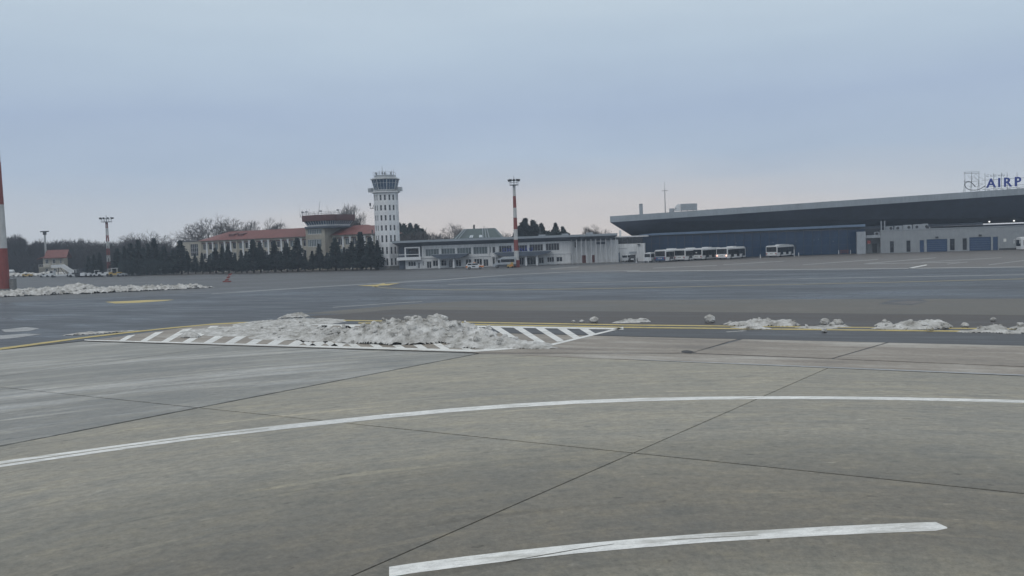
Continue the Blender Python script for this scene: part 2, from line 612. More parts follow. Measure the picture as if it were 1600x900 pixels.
GM = dict(
    joint=ground_mat('bitumen_ground', [(.02, .02, .022), (.03, .03, .032), (.04, .04, .042)], (.6, .8)),
    apron=ground_mat('dry_asphalt', [(.040, .042, .048), (.062, .064, .070), (.098, .099, .10)], (.45, .7), ang=-27, streak=.9),
    taxi=ground_mat('damp_asphalt', [(.014, .016, .021), (.027, .031, .039), (.068, .074, .088)], (.24, .58), ang=-27, streak=1.2, patch=.5, sharp=.10, spec=.22),
    stand=ground_mat('stand_concrete', [(.072, .067, .066), (.115, .105, .10), (.18, .165, .152)], (.5, .75), ang=-20, streak=1.1),
    brown=ground_mat('brown_old_asphalt', [(.036, .031, .029), (.056, .048, .044), (.088, .077, .069)], (.5, .75), ang=-26, streak=.8),
    buff=ground_mat('buff_old_concrete', [(.07, .066, .058), (.105, .097, .083), (.16, .15, .134)], (.5, .75), ang=-26, streak=.9),
    dark=ground_mat('black_asphalt', [(.02, .021, .025), (.032, .033, .038), (.055, .056, .06)], (.4, .65), ang=-28, streak=.8),
    slab=ground_mat('worn_concrete', [(.235, .225, .193), (.29, .274, .232), (.345, .324, .272)], (.55, .8), streak=.6, patch=.5, dash=.5, grain=(.66, 1.36), extra=tyre_tracks, polar=(ARC_C.x, ARC_C.y, ARC_R)),
    wetslab=ground_mat('damp_concrete', [(.165, .165, .152), (.24, .238, .224), (.40, .404, .40)], (.45, .7), streak=.8, patch=.6, dash=.5, sharp=.10, grain=(.68, 1.34), extra=tyre_tracks, polar=(ARC_C.x, ARC_C.y, ARC_R)),
    pink=ground_mat('pinkish_concrete', [(.17, .148, .126), (.27, .238, .202), (.44, .42, .385)], (.6, .8), ang=-28, streak=.9, patch=.5, fine=.5),
    frost=ground_mat('pale_scoured_edge', [(.2, .2, .2), (.32, .325, .33), (.45, .46, .47)], (.5, .8), ang=-30, streak=1.0, fine=.5),
)


def paint_mat(name, col, worn):
    def wear(t, g, last, ma, tex):
        n_ = tex(1.8, (5, 1, 1), 8, rot=8, rg=.75)
        rp = ramp(t, [(.50, (0, 0, 0)), (.66, (1, 1, 1))])
        t.links.new(n_, rp.inputs[0])
        mx = N(t, 'ShaderNodeMix', data_type='RGBA')
        t.links.new(rp.outputs[0], mx.inputs['Factor'])
        t.links.new(last, mx.inputs[6])
        mx.inputs[7].default_value = (*worn, 1)
        return mx.outputs[2]
    return ground_mat(name, [tuple(c * .8 for c in col), col, tuple(min(.9, c * 1.1) for c in col)], (.5, .7), ang=8, extra=wear)


PM = dict(
    white=paint_mat('white_road_paint', (.74, .74, .72), (.42, .41, .375)),
    fadedwhite=paint_mat('faded_white_paint', (.30, .30, .30), (.14, .14, .14)),
    yellow=paint_mat('yellow_road_paint', (.50, .39, .13), (.20, .17, .095)),
    fadedyellow=paint_mat('faded_yellow_paint', (.26, .22, .12), (.12, .11, .09)),
)


def sheet(name, pts, z, m, label=None, cat=None, kind='structure', parent=None):
    mb = MB()
    mb.poly([(p[0], p[1], z) for p in pts])
    o = mb.build(name, m, parent)
    # make sure the sheet faces up
    if o.data.polygons[0].normal.z < 0:
        o.data.flip_normals()
    return tag(o, label, cat, None, kind if parent is None else None)


def gp(pxs):
    return [G(*p) for p in pxs]


sheet('ground', [(-4000, -600), (4000, -600), (4000, 6000), (-4000, 6000)], -.05, GM['joint'], 'dark bitumen ground under and beyond the airfield pavements', 'ground')
# everything beyond the concrete: asphalt apron up to the buildings
sheet('apron', gp([(-1900, 780), (0, 546), (130, 532), (740, 551), (1600, 587), (3400, 662)]) + [Vector((420, 420, 0)), Vector((-420, 420, 0))],
      -.024, GM['apron'], 'grey asphalt apron stretching back to the trees and terminal', 'apron')
sheet('taxiway', gp([(-1400, 700), (0, 545), (130, 531), (480, 520), (700, 500), (1600, 495), (3400, 540), (3400, 392), (1600, 418), (1150, 423.5), (820, 429), (700, 434), (420, 452), (0, 473), (-1400, 545)]),
      -.018, GM['taxi'], 'damp blue grey asphalt taxiway crossing the whole view', 'taxiway')
sheet('parking_stand', gp([(1000, 424.5), (1150, 422.5), (1600, 417), (3400, 390), (3400, 322), (1900, 377), (1600, 388.5), (1340, 396), (1180, 403), (1005, 411), (900, 416), (840, 421)]),
      -.018, GM['stand'], 'brownish concrete parking stand in front of the new terminal', 'apron')
sheet('shoulder_strip', gp([(470, 490), (640, 475), (720, 470.5), (1150, 467.5), (1600, 466.5), (3400, 470), (3400, 545), (1600, 492), (900, 485.5), (620, 483), (540, 490)]),
      -.012, GM['buff'], 'buff old concrete strip along the near edge of the taxiway', 'pavement')
sheet('brown_strip', gp([(480, 494), (540, 490), (620, 483), (900, 485.5), (1600, 492), (3400, 545), (3400, 575), (1600, 513), (980, 507), (720, 501.5), (520, 501)]),
      -.012, GM['brown'], 'brown old asphalt strip just beyond the yellow line', 'pavement')
sheet('asphalt_strip', gp([(460, 506), (720, 501.5), (980, 507), (1600, 513), (3400, 575), (3400, 592), (1600, 541), (1156, 529.5), (800, 520), (460, 512)]),
      -.008, GM['dark'], 'black asphalt strip between the yellow line and the concrete slabs', 'pavement')
sheet('hatched_ground', gp([(135, 532.5), (330, 506), (460, 503), (800, 521), (1150, 530), (1080, 551), (740, 550.5)]),
      -.006, GM['pink'], 'worn grey paving under the hatched triangle', 'pavement')
# bare verge in front of the old terminal and along the spruces
sheet('verge', [G(236, 431), G(420, 427), G(618, 421.5), G(600, 415), G(250, 421)], -.014, GM['brown'], 'dull verge the spruces stand on', 'verge')
# damp patches on the pavement, their wet sheen put in as pale colour
for i, q in enumerate([[(2, 515), (40, 511), (62, 513), (45, 517), (8, 519)], [(0, 524), (40, 521), (66, 522), (30, 527), (0, 530)],
                       [(690, 474), (800, 472.5), (845, 474), (780, 479.5), (700, 481.5)], [(1000, 471.5), (1130, 469.5), (1320, 471), (1180, 473.5), (1020, 473.8)],
                       [(1385, 473.5), (1420, 470), (1448, 471), (1425, 474.5)]]):
    sheet('damp_patch', gp(q), -.0075 - .0002 * i, GM['stand'] if i > 3 else GM['buff'] if i > 1 else GM['frost'],
          ['pale frosty patch on the taxiway near the picture edge, upper of two', 'pale frosty patch beside the yellow line, lower of two', 'pale damp patch on the buff strip beyond the snow pile',
           'long pale damp streak on the buff strip beyond the snow lumps', 'small pale patch beside the dark tar repair'][i], 'patch')
sheet('tar_repair', gp([(1372, 475), (1395, 468), (1440, 467), (1450, 471), (1425, 476.5)]), -.0105, GM['dark'], 'dark tar repair on the buff strip beyond the snow heaps', 'patch')

# concrete slabs: each one cast separately, dark joints left open between them
DU, DV = Vector((.576, .8175, 0)), Vector((.838, -.5455, 0))
SO = G(310, 637)
SV = (G(985, 700) - SO).dot(DV) + .35
GAP = .085


def clip(poly, a, b):
    """keep the part of a polygon on the near side (right of a to b)"""
    res = []
    n = Vector((b.y - a.y, -(b.x - a.x), 0))
    for i in range(len(poly)):
        p, q = poly[i], poly[(i + 1) % len(poly)]
        dp_, dq = (p - a).dot(n), (q - a).dot(n)
        if dp_ >= 0:
            res.append(p)
        if dp_ * dq < 0:
            res.append(p + (q - p) * (dp_ / (dp_ - dq)))
    return res


apron_root = bpy.data.objects.new('concrete_apron', None)
C.objects.link(apron_root)
tag(apron_root, 'foreground concrete apron cast in large slabs with dark joints', 'apron', None, 'structure')
EDGE = [(G(0, 547), G(130, 533.5)), (G(130, 533.5), G(740, 552)), (G(740, 552.3), G(1600, 588))]


def slab(pts, m):
    if len(pts) < 3:
        return
    mb = MB()
    n = len(pts)
    tz = -.002 + rnd.uniform(-.0015, .0015)
    mb.loft([[(p.x, p.y, -.049) for p in pts], [(p.x, p.y, tz) for p in pts]], False, True)
    o = mb.build('concrete_slab', m, apron_root)
    bm_ = bmesh.new()
    bm_.from_mesh(o.data)
    bmesh.ops.recalc_face_normals(bm_, faces=bm_.faces)
    bm_.to_mesh(o.data)
    bm_.free()


for i in range(-3, 5):
    for j in range(-3, 2):
        jw = {0: .2, 1: .05}
        a0, a1 = i * SV + jw.get(i, GAP) / 2, (i + 1) * SV - jw.get(i + 1, GAP) / 2
        b0, b1 = j * 22.3 + GAP / 2, (j + 1) * 22.3 - GAP / 2
        q = [SO + DV * a + DU * b for a, b in ((a0, b0), (a1, b0), (a1, b1), (a0, b1))]
        for e in EDGE:
            q = clip(q, *e) if q else q
        if len(q) >= 3:
            slab(q, GM['wetslab'] if i < 0 else GM['slab'])
for q in ([(1081, 551.2), (1161, 530), (1384, 535.2), (1299, 559.8)], [(1303, 560.2), (1389, 535.4), (2400, 559), (2400, 604.5)],
          [(742, 551), (1072, 551.2), (1152, 529.8), (862, 523), (770, 548)]):
    slab(list(reversed(gp(q))) if False else gp(q), GM['pink'])
slab(gp([(748, 552.2), (1074, 552.2), (1300, 561), (2400, 605.8), (2400, 619), (1600, 586.3)]), GM['pink'])
sheet('scoured_edge', gp([(985, 561.4), (1200, 569.4), (1600, 585.2), (2400, 617.5), (2400, 619), (1600, 587.2), (1200, 571), (1000, 562.6)]), .003, GM['frost'], 'pale scoured line along the edge of the pinkish strip', 'marking')
# a broken corner at the joint crossing
mb = MB()
c0 = G(1075, 549.5)
mb.poly([(c0.x + rr_ * math.cos(t_), c0.y + 1.6 * rr_ * math.sin(t_), .004) for t_, rr_ in [(k * .7, .42 * rnd.uniform(.6, 1.25)) for k in range(9)]])
tag(mb.build('broken_corner', GM['joint']), 'dark broken slab corner at the joint crossing beyond the white arc', 'patch', None, 'structure')


def ribbon(name, pts, m, z, label, cat='marking'):
    """pts: (px, py_top, py_bottom) along a painted line on the pavement"""
    top = [G(x, a) for x, a, b in pts]
    bot = [G(x, b) for x, a, b in pts]
    mb = MB()
    for k in range(len(pts) - 1):
        mb.poly([(p.x, p.y, z) for p in (bot[k], bot[k + 1], top[k + 1], top[k])])
    return tag(mb.build(name, m), label, cat, None, 'structure')


ribbon('white_arc_line', [(-300, 766.12, 777.88), (-150, 744.04, 754.96), (0, 720.88, 730.12), (150, 700.26, 708.24), (300, 680.18, 687.32), (450, 663.14, 669.86), (600, 647.60, 653.90), (700, 638.56, 644.44), (800, 631.06, 636.94),
                          (900, 625.52, 630.98), (1000, 621.98, 627.02), (1100, 619.94, 624.56), (1200, 619.12, 623.58), (1300, 619.42, 623.78), (1400, 620.72, 625.08), (1500, 622.72, 627.08), (1600, 625.22, 629.58), (1800, 632.44, 637.06)],
       PM['white'], .004, 'long thin white arc line sweeping across the concrete')
ribbon('white_dash', [(608, 886, 902), (640, 881, 896.5), (720, 870.5, 886), (800, 861, 876), (900, 850.5, 865), (1000, 841.5, 856), (1100, 834, 848), (1200, 828, 842), (1300, 822.5, 836.5), (1400, 818, 832), (1462, 815.8, 829.5), (1480, 824, 826)],
       PM['white'], .004, 'short thick white dash with a pointed end in the foreground')
ribbon('scuff_line', [(0, 725.2, 726.6), (150, 703.6, 704.6), (300, 683.2, 684), (420, 669.3, 669.9)], GM['slab'], .0075, 'thin worn scuff running along the left half of the white arc')
ribbon('scuff_line', [(790, 877.5, 878.6), (850, 867, 868.2), (905, 857.5, 858.6), (960, 850, 850.6)], GM['slab'], .0075, 'thin dark scuff crossing the thick white dash')
ribbon('scuff_line', [(1050, 843.6, 844.2), (1120, 839.2, 840.2), (1185, 836.4, 836.8)], GM['slab'], .0075, 'short worn scuff in the middle of the thick white dash')
ribbon('yellow_edge_line', [(-500, 614.61, 618.89), (0, 543.44, 546.56), (130, 526.60, 528.70), (200, 518.46, 520.34), (270, 511.24, 512.96), (330, 505.73, 507.37), (420, 501.22, 502.78), (520, 499.71, 501.19), (640, 501.22, 502.78),
                            (720, 502.42, 503.98), (850, 504.62, 506.18), (980, 506.92, 508.48), (1150, 508.82, 510.38), (1400, 511.33, 512.97), (1600, 513.04, 514.76), (2400, 531.33, 533.67)],
       PM['yellow'], .002, 'far yellow line of the pair curving round the hatched triangle')
ribbon('yellow_edge_line', [(560, 503.72, 505.28), (640, 504.53, 506.17), (720, 505.85, 507.65), (850, 508.15, 509.95), (980, 510.46, 512.34), (1150, 512.46, 514.34), (1400, 515.29, 517.31), (1600, 517.31, 519.49), (2400, 537.38, 540.12)],
       PM['yellow'], .002, 'near yellow line of the pair running past the snow heaps')

# the hatched triangle: white border and separate stripes
hz = bpy.data.objects.new('hatched_marking', None)
C.objects.link(hz)
tag(hz, 'hatched triangle of white stripes half buried by the snow pile', 'marking', None, 'structure')
TRI = [(132, 532), (330, 509.5), (480, 506.5), (720, 508.5), (974, 513), (925, 523), (858, 541), (742, 550)]


def clip_px(poly, a, b):
    res = []
    nx, ny = (b[1] - a[1]), -(b[0] - a[0])
    for i in range(len(poly)):
        p, q = poly[i], poly[(i + 1) % len(poly)]
        d0, d1 = (p[0] - a[0]) * nx + (p[1] - a[1]) * ny, (q[0] - a[0]) * nx + (q[1] - a[1]) * ny
        if d0 <= 0:
            res.append(p)
        if d0 * d1 < 0:
            k = d0 / (d0 - d1)
            res.append((p[0] + (q[0] - p[0]) * k, p[1] + (q[1] - p[1]) * k))
    return res


def stripe(q):
    for a, b in zip(TRI, TRI[1:] + TRI[:1]):
        if q:
            q = clip_px(q, a, b)
    if len(q) < 3:
        return
    mb = MB()
    mb.poly([(p.x, p.y, .003) for p in gp(q)])
    o = mb.build('stripe', PM['white'], hz)
    if o.data.polygons[0].normal.z < 0:
        o.data.flip_normals()


for k in range(11):          # left half leans one way
    x = 158 + 34.5 * k
    wd = 10 + 1.0 * min(k, 9)
    stripe([(x, 548), (x + wd, 548), (x + wd + 84, 500), (x + 84, 500)])
for k in range(15):          # right half leans the other way
    x = 420 + 33.3 * k
    stripe([(x, 502), (x + 13.5, 502), (x + 13.5 + 80, 552), (x + 80, 552)])
for a, b, wa, wb in (((132, 532), (742, 550), 1.3, 3.4), ((742, 550), (858, 541), 3.0, 2.6), ((858, 541), (974, 513), 3, 2.2)):
    mb = MB()
    mb.poly([(p.x, p.y, .0075) for p in gp([a, b, (b[0], b[1] - wb), (a[0], a[1] - wa)])])
    o = mb.build('border_line', PM['white'], hz)
    if o.data.polygons[0].normal.z < 0:
        o.data.flip_normals()
mb = MB()
tp = [(480, 506.5, 508.2), (720, 508.5, 510.6), (974, 512.6, 515.2)]
for p, q in zip(tp[:-1], tp[1:]):
    mb.poly([(v.x, v.y, .0075) for v in gp([(p[0], p[2]), (q[0], q[2]), (q[0], q[1]), (p[0], p[1])])])
mb.build('border_line', PM['white'], hz)

# taxiway paint
sheet('yellow_bar', gp([(164, 471.5), (188, 470.5), (232, 468.5), (272, 468), (258, 470), (215, 473), (180, 474)]), -.012, PM['yellow'], 'flat yellow bar painted on the taxiway before the snow ridge', 'marking')
sheet('yellow_arrow', gp([(558, 446.2), (590, 444.4), (600, 442), (602, 443.6), (626, 441.8), (607, 445.6), (592, 446.2), (588, 448.6), (581, 446.9)]), -.012, PM['yellow'], 'yellow arrow shaped mark on the taxiway before the control tower', 'marking')
ribbon('curved_taxi_line', [(585, 447, 448), (600, 449, 450), (640, 451.2, 452.1), (700, 452.3, 453.2), (800, 452.4, 453.2), (1000, 449.2, 450), (1200, 444.6, 445.4), (1400, 440.2, 441), (1600, 435, 436), (2000, 424, 425)],
       PM['fadedyellow'], -.012, 'faint yellow taxi line running right from the arrow mark')
ribbon('faded_line', [(330, 458.5, 459.4), (500, 447.5, 448.4), (700, 436, 437), (800, 428.5, 429.2), (900, 424, 424.7), (1000, 422, 422.7)], PM['fadedwhite'], -.013, 'faded pale line along the far edge of the taxiway')
ribbon('faded_line', [(520, 479.5, 480.4), (600, 474, 474.8), (660, 470.6, 471.3)], PM['fadedwhite'], -.0115, 'short faded white line beyond the snow pile')
ribbon('faded_line', [(700, 443.8, 444.5), (900, 441.2, 441.8), (1150, 437, 437.6), (1600, 428.5, 429.3), (2000, 419, 420)], PM['fadedwhite'], -.013, 'faint pale line along the middle of the taxiway before the buses')
ribbon('stand_edge_line', [(980, 423.6, 424.6), (1150, 421.5, 422.6), (1400, 418.8, 419.9), (1600, 416.3, 417.6), (2000, 410, 411.5)], PM['fadedwhite'], -.012, 'pale line along the edge of the concrete parking stand')
for i, (a, b, wd, lb) in enumerate([((1350, 412), (1462, 402.6), .8, 'long slanting white stand line before the garage doors'), ((1350, 412.2), (1500, 409.4), .7, 'low white stand line meeting the slanting one at a point'),
                                    ((1420, 419), (1448, 413.8), 1.3, 'short bright white stand mark near the taxiway edge'), ((1255, 413.5), (1372, 405.2), .7, 'slanting white stand line before the dark glass front'),
                                    ((1130, 413.5), (1225, 408), .7, 'white stand line in front of the parked buses'), ((1545, 413.6), (1640, 402), .8, 'white stand line at the picture edge before the coach'),
                                    ((1440, 409.5), (1565, 402.4), .6, 'thin white stand line before the blue garage doors'), ((1020, 418.8), (1120, 414.6), .7, 'faint white stand line before the blue bus'),
                                    ((1480, 412.6), (1512, 409), .7, 'short faint white stand line below the first garage door'), ((860, 419.6), (905, 416.9), .7, 'pale mark on the asphalt before the white wall')]):
    ribbon('stand_line', [(a[0], a[1] - wd / 2, a[1] + wd / 2), (b[0], b[1] - wd / 2, b[1] + wd / 2)], PM['fadedwhite' if wd < 1 else 'white'], -.012, lb)

# ------------------------------------------------------------------ snow


def snow_mat():
    m = bpy.data.materials.new('dirty_snow')
    m.use_nodes = True
    t = m.node_tree
    b = t.nodes['Principled BSDF']
    b.inputs['Roughness'].default_value = .65
    b.inputs['Specular IOR Level'].default_value = .3
    g = N(t, 'ShaderNodeTexCoord')
    n1 = N(t, 'ShaderNodeTexNoise')
    n1.inputs['Scale'].default_value = 1.1
    n1.inputs['Detail'].default_value = 9
    n1.inputs['Roughness'].default_value = .7
    t.links.new(g.outputs['Object'], n1.inputs['Vector'])
    r1 = ramp(t, [(.33, (.18, .17, .15)), (.43, (.36, .352, .333)), (.54, (.52, .515, .5)), (.66, (.68, .676, .665))])
    t.links.new(n1.outputs['Fac'], r1.inputs[0])
    t.links.new(r1.outputs[0], b.inputs['Base Color'])
    n2 = N(t, 'ShaderNodeTexNoise')
    n2.inputs['Scale'].default_value = 9
    n2.inputs['Detail'].default_value = 8
    t.links.new(g.outputs['Object'], n2.inputs['Vector'])
    bp = N(t, 'ShaderNodeBump')
    bp.inputs['Strength'].default_value = .7
    bp.inputs['Distance'].default_value = .08
    t.links.new(n2.outputs['Fac'], bp.inputs['Height'])
    t.links.new(bp.outputs[0], b.inputs['Normal'])
    return m


SNOW = snow_mat()


_b = bmesh.new()
bmesh.ops.create_icosphere(_b, subdivisions=2, radius=1)
ICO_V = [v.co.copy() for v in _b.verts]
ICO_F = [tuple(v.index for v in f.verts) for f in _b.faces]
_b.free()


def snow_pile(name, label, bumps, res, lump=.35, rough=.5, seed=0, group=None, edge=.12, clods=0, cs=(.08, .3), hmin=.05):
    """bumps: (x, y, rx, ry, angle, h). A ploughed heap: smooth envelope broken into clods."""
    xs = [b[0] for b in bumps]
    ys = [b[1] for b in bumps]
    R = max(max(b[2], b[3]) for b in bumps)
    x0, x1, y0, y1 = min(xs) - R, max(xs) + R, min(ys) - R, max(ys) + R
    nx, ny = int((x1 - x0) / res) + 1, int((y1 - y0) / res) + 1
    H = {}
    pre = [(b[0], b[1], b[2], b[3], math.cos(b[4]), math.sin(b[4]), b[5]) for b in bumps]
    for i in range(nx):
        for j in range(ny):
            x, y = x0 + i * res, y0 + j * res
            wx = x + .5 * mnoise.noise(Vector((x * .6, y * .6, seed)))
            wy = y + .5 * mnoise.noise(Vector((x * .6, y * .6, seed + 9)))
            e = 0
            for bx, by, rx, ry, ca, sa, h in pre:
                dx, dy = wx - bx, wy - by
                u, v = (dx * ca + dy * sa) / rx, (-dx * sa + dy * ca) / ry
                d = u * u + v * v
                if d < 1:
                    e = max(e, h * (1 - d) ** .8)
            if e <= 0:
                continue
            p = Vector((x / lump, y / lump, seed))
            f1 = mnoise.voronoi(p)[0][0]
            f2 = mnoise.voronoi(p * 2.3)[0][0]
            n_ = mnoise.fractal(Vector((x * .9, y * .9, seed)), 1.0, 2.0, 4)
            z = e * (1 + .3 * n_) + min(1, e / .25) * lump * rough * ((.62 - f1) * 1.0 + (.5 - f2) * .35)
            z -= edge * .35
            if z > -.03:
                H[i, j] = max(z, -.02)
    mb = MB()
    idx = {}
    for (i, j), z in H.items():
        idx[i, j] = len(mb.v)
        jx, jy = rnd.uniform(-.3, .3) * res, rnd.uniform(-.3, .3) * res
        mb.v.append((x0 + i * res + jx, y0 + j * res + jy, z))
    for (i, j) in H:
        q = [(i, j), (i + 1, j), (i + 1, j + 1), (i, j + 1)]
        if all(k in idx for k in q):
            mb.f.append(tuple(idx[k] for k in q))
            mb.m.append(0)
    nf = len(mb.f)
    # loose clods bedded into the heap
    keys = [k for k, z in H.items() if z > hmin] + [k for k, z in H.items() if .1 < z <= hmin][::9]
    rc_ = random.Random(seed + 100)
    for c_ in range(clods if keys else 0):
        i, j = rc_.choice(keys)
        r = cs[0] + (cs[1] - cs[0]) * rc_.random() ** 2.2
        r = min(r, .12 + H[i, j] * .5)
        q0 = Vector((x0 + i * res, y0 + j * res, H[i, j] + r * rc_.uniform(-.1, .45)))
        rot_ = Matrix.Rotation(rc_.uniform(0, 6.3), 3, 'Z') @ Matrix.Rotation(rc_.uniform(-.6, .6), 3, 'X')
        sc_ = Vector((rc_.uniform(.8, 1.35), rc_.uniform(.7, 1.1), rc_.uniform(.5, .85)))
        cuts = [(Vector((rc_.gauss(0, 1), rc_.gauss(0, 1), rc_.gauss(0, .8))).normalized(), rc_.uniform(.5, .85)) for _ in range(9)]
        vs = []
        for v in ICO_V:
            for cn, cd in cuts:      # broken faces of a frozen lump
                ex = v.dot(cn) - cd
                if ex > 0:
                    v = v - cn * ex
            k_ = 1 + .22 * mnoise.noise(v * 1.6 + Vector((c_, seed, 0))) + .14 * mnoise.noise(v * 4 + Vector((c_, 0, seed)))
            vs.append(q0 + rot_ @ Vector((v.x * sc_.x, v.y * sc_.y, v.z * sc_.z)) * (r * k_))
        mb.add(vs, ICO_F)
    o = mb.build(name, SNOW, None, True)
    o.data.polygons.foreach_set('use_smooth', [k < nf for k in range(len(o.data.polygons))])
    return tag(o, label, 'snow pile', group)


def wp(px, py):
    g = G(px, py)
    return g.x, g.y


def bump(px, py, rx, ry, ang, h):
    x, y = wp(px, py)
    return (x, y, rx, ry, math.radians(ang), h)


snow_pile('snow_pile', 'large ploughed heap of dirty clods lying on the hatched triangle', [
    bump(640, 531, 4.0, 3.0, -20, 1.35), bump(690, 529, 2.6, 2.4, -20, 1.25), bump(590, 530, 3.0, 2.6, -20, .95), bump(540, 528, 3.4, 2.4, -15, .6),
    bump(740, 533, 1.8, 1.6, -25, .7), bump(480, 524, 4.2, 3.2, -15, .36), bump(410, 517, 5.0, 4.2, -12, .22), bump(350, 515, 3.6, 3.2, 10, .13),
    bump(455, 504, 5.0, 4.0, -15, .2), bump(458, 495, 1.4, 1.3, 0, .3),
    bump(775, 538, 2.4, 1.5, -30, .45), bump(820, 542, 2.3, .9, -32, .26), bump(752, 541, 2.4, 1.1, -30, .35), bump(845, 540, 1.0, .6, -20, .2)],
    .09, lump=.42, rough=.6, seed=3, clods=420, cs=(.07, .3), hmin=.38)
snow_pile('snow_patch', 'thin flat strip of snow on the taxiway left of the hatching', [bump(135, 521.5, 2.0, .8, 18, .16), bump(165, 519.6, 2.6, .7, 22, .14), bump(183, 518.2, 1.4, .5, 18, .12)], .12, lump=.5, rough=.3, seed=12)
snow_pile('snow_clod', 'single grey clod on the hatched stripes left of the big heap', [bump(298, 527, .9, .6, -10, .38)], .08, lump=.3, rough=.4, seed=14)
# ridge at the left edge
snow_pile('snow_ridge', 'long ridge of ploughed snow before the big striped mast', [
    bump(-60, 466, 9, 2.2, 12, .9), bump(10, 463, 6, 2.2, 12, .8), bump(45, 461, 6, 2.2, 14, 1.0), bump(75, 460, 5, 2.4, 14, 1.1), bump(100, 458, 3.5, 2.5, 10, 1.0), bump(120, 457, 3.6, 2.6, 10, 1.5), bump(132, 457, 3.2, 2.4, 10, 1.2), bump(150, 457.5, 4.2, 2.0, 12, .8)],
    .2, lump=.7, rough=.7, seed=5, clods=150, cs=(.1, .4))
snow_pile('snow_ridge', 'lower ragged ridge of snow tapering off towards the red marker', [
    bump(170, 456, 3.6, 2.0, 12, .8), bump(195, 455, 4.6, 2.2, 12, .9), bump(225, 454, 4.6, 2.2, 14, .75), bump(255, 452.5, 4.6, 2.0, 14, .65), bump(285, 451, 4.6, 1.8, 14, .7), bump(308, 449.9, 3, 1.3, 14, .3)],
    .2, lump=.7, rough=.7, seed=6, clods=120, cs=(.1, .38))
# low heaps strung along the yellow lines
HE = 'low snow heaps along the yellow lines'
snow_pile('snow_heap', 'flat smear of snow by the tip of the hatched triangle', [bump(990, 502.5, 1.3, .9, -10, 0.172), bump(1003, 501, .5, .5, 0, 0.234), bump(975, 503.5, .8, .6, 0, 0.094)], .08, .3, .35, 21, HE, clods=5, cs=(.06, .3))
snow_pile('snow_heap', 'long low snow heap right of the lone round clod', [bump(1165, 508.5, 1.3, .8, -20, 0.312), bump(1190, 507.5, 1.5, 1.0, -25, 0.374), bump(1215, 508, 1.5, .9, -28, 0.390), bump(1232, 507.5, .9, .7, -20, 0.351), bump(1172, 512.5, 1.5, .6, -28, 0.195), bump(1148, 506.5, .9, .5, -20, 0.156), bump(1150, 517.5, 1.0, .3, 10, 0.055)], .075, .36, .35, 22, HE, clods=24, cs=(.06, .3))
snow_pile('snow_heap', 'small snow heap below two clods between the longer heaps', [bump(1275, 512.5, 1.4, .6, -28, 0.133), bump(1300, 510.5, 1.2, .6, -28, 0.172)], .075, .3, .35, 23, HE, clods=6, cs=(.06, .3))
snow_pile('snow_heap', 'tallest of the low snow heaps with a rounded right end', [bump(1402, 513.5, 1.5, .9, -20, 0.250), bump(1430, 511.5, 1.6, 1.1, -28, 0.390), bump(1455, 510.5, 1.3, 1.0, -28, 0.484), bump(1466, 511.5, .7, .7, 0, 0.390), bump(1385, 508.5, .8, .5, 10, 0.234)], .075, .38, .35, 24, HE, clods=28, cs=(.06, .3))
snow_pile('snow_heap', 'broken snow heap at the picture edge beyond the tallest one', [bump(1525, 519, 1.0, .5, -20, 0.172), bump(1548, 516.5, 1.1, .8, -28, 0.312), bump(1580, 519.5, 1.2, .5, -28, 0.156), bump(1600, 514, .9, .6, -20, 0.273), bump(1625, 517, 1.2, .7, -20, 0.312)], .075, .34, .35, 25, HE, clods=16, cs=(.06, .3))
HL = 'loose round snow clods'


def clod(px, py, r, label, seed):
    x, y = wp(px, py)
    bm_ = bmesh.new()
    bmesh.ops.create_icosphere(bm_, subdivisions=4, radius=1)
    for v in bm_.verts:
        n_ = mnoise.fractal(v.co * 1.7 + Vector((seed * 3.1, 0, 0)), 1.0, 2.0, 4)
        f1 = mnoise.voronoi(v.co * 2.2 + Vector((seed, 0, 0)))[0][0]
        v.co *= r * (1 + .2 * n_ + .22 * (.5 - f1))
        v.co.z *= .8
        v.co.x *= 1.15
    me = bpy.data.meshes.new('snow_clod')
    bm_.to_mesh(me)
    bm_.free()
    me.materials.append(SNOW)
    me.polygons.foreach_set('use_smooth', [True] * len(me.polygons))
    o = bpy.data.objects.new('snow_clod', me)
    C.objects.link(o)
    o.location = (x, y, r * .62)
    o.rotation_euler.z = seed
    tag(o, label, 'snow clod', HL)


clod(1109, 503.5, .36, 'lone round snow clod beyond the yellow lines, left of the long heap', 1)
clod(1289, 507.5, .3, 'upright round snow clod between the two longer heaps', 2)
clod(1309, 509, .3, 'squat snow clod beside the upright round one', 3)
clod(1288, 519, .16, 'small snow clod on the black asphalt below two bigger clods', 4)
clod(928, 503.8, .3, 'whitish clod beyond the yellow line above the hatched tip', 5)
clod(909, 504, .15, 'smaller of two clods beyond the right end of the hatching', 6)
clod(896, 503.8, .12, 'smallest clod in the row above the hatched tip', 7)
clod(1240, 508.8, .18, 'small clod at the right end of the long low heap', 8)
clod(1478, 513.5, .16, 'small clod just off the end of the tallest low heap', 9)
clod(1552, 501.5, .16, 'single small clod far out on the brown strip at the picture edge', 10)
clod(1453, 516.5, .2, 'small clod on the yellow line before the tallest low heap', 11)
clod(1508, 511, .2, 'clod between the tallest heap and the broken heap', 12)

# ------------------------------------------------------------------ buildings


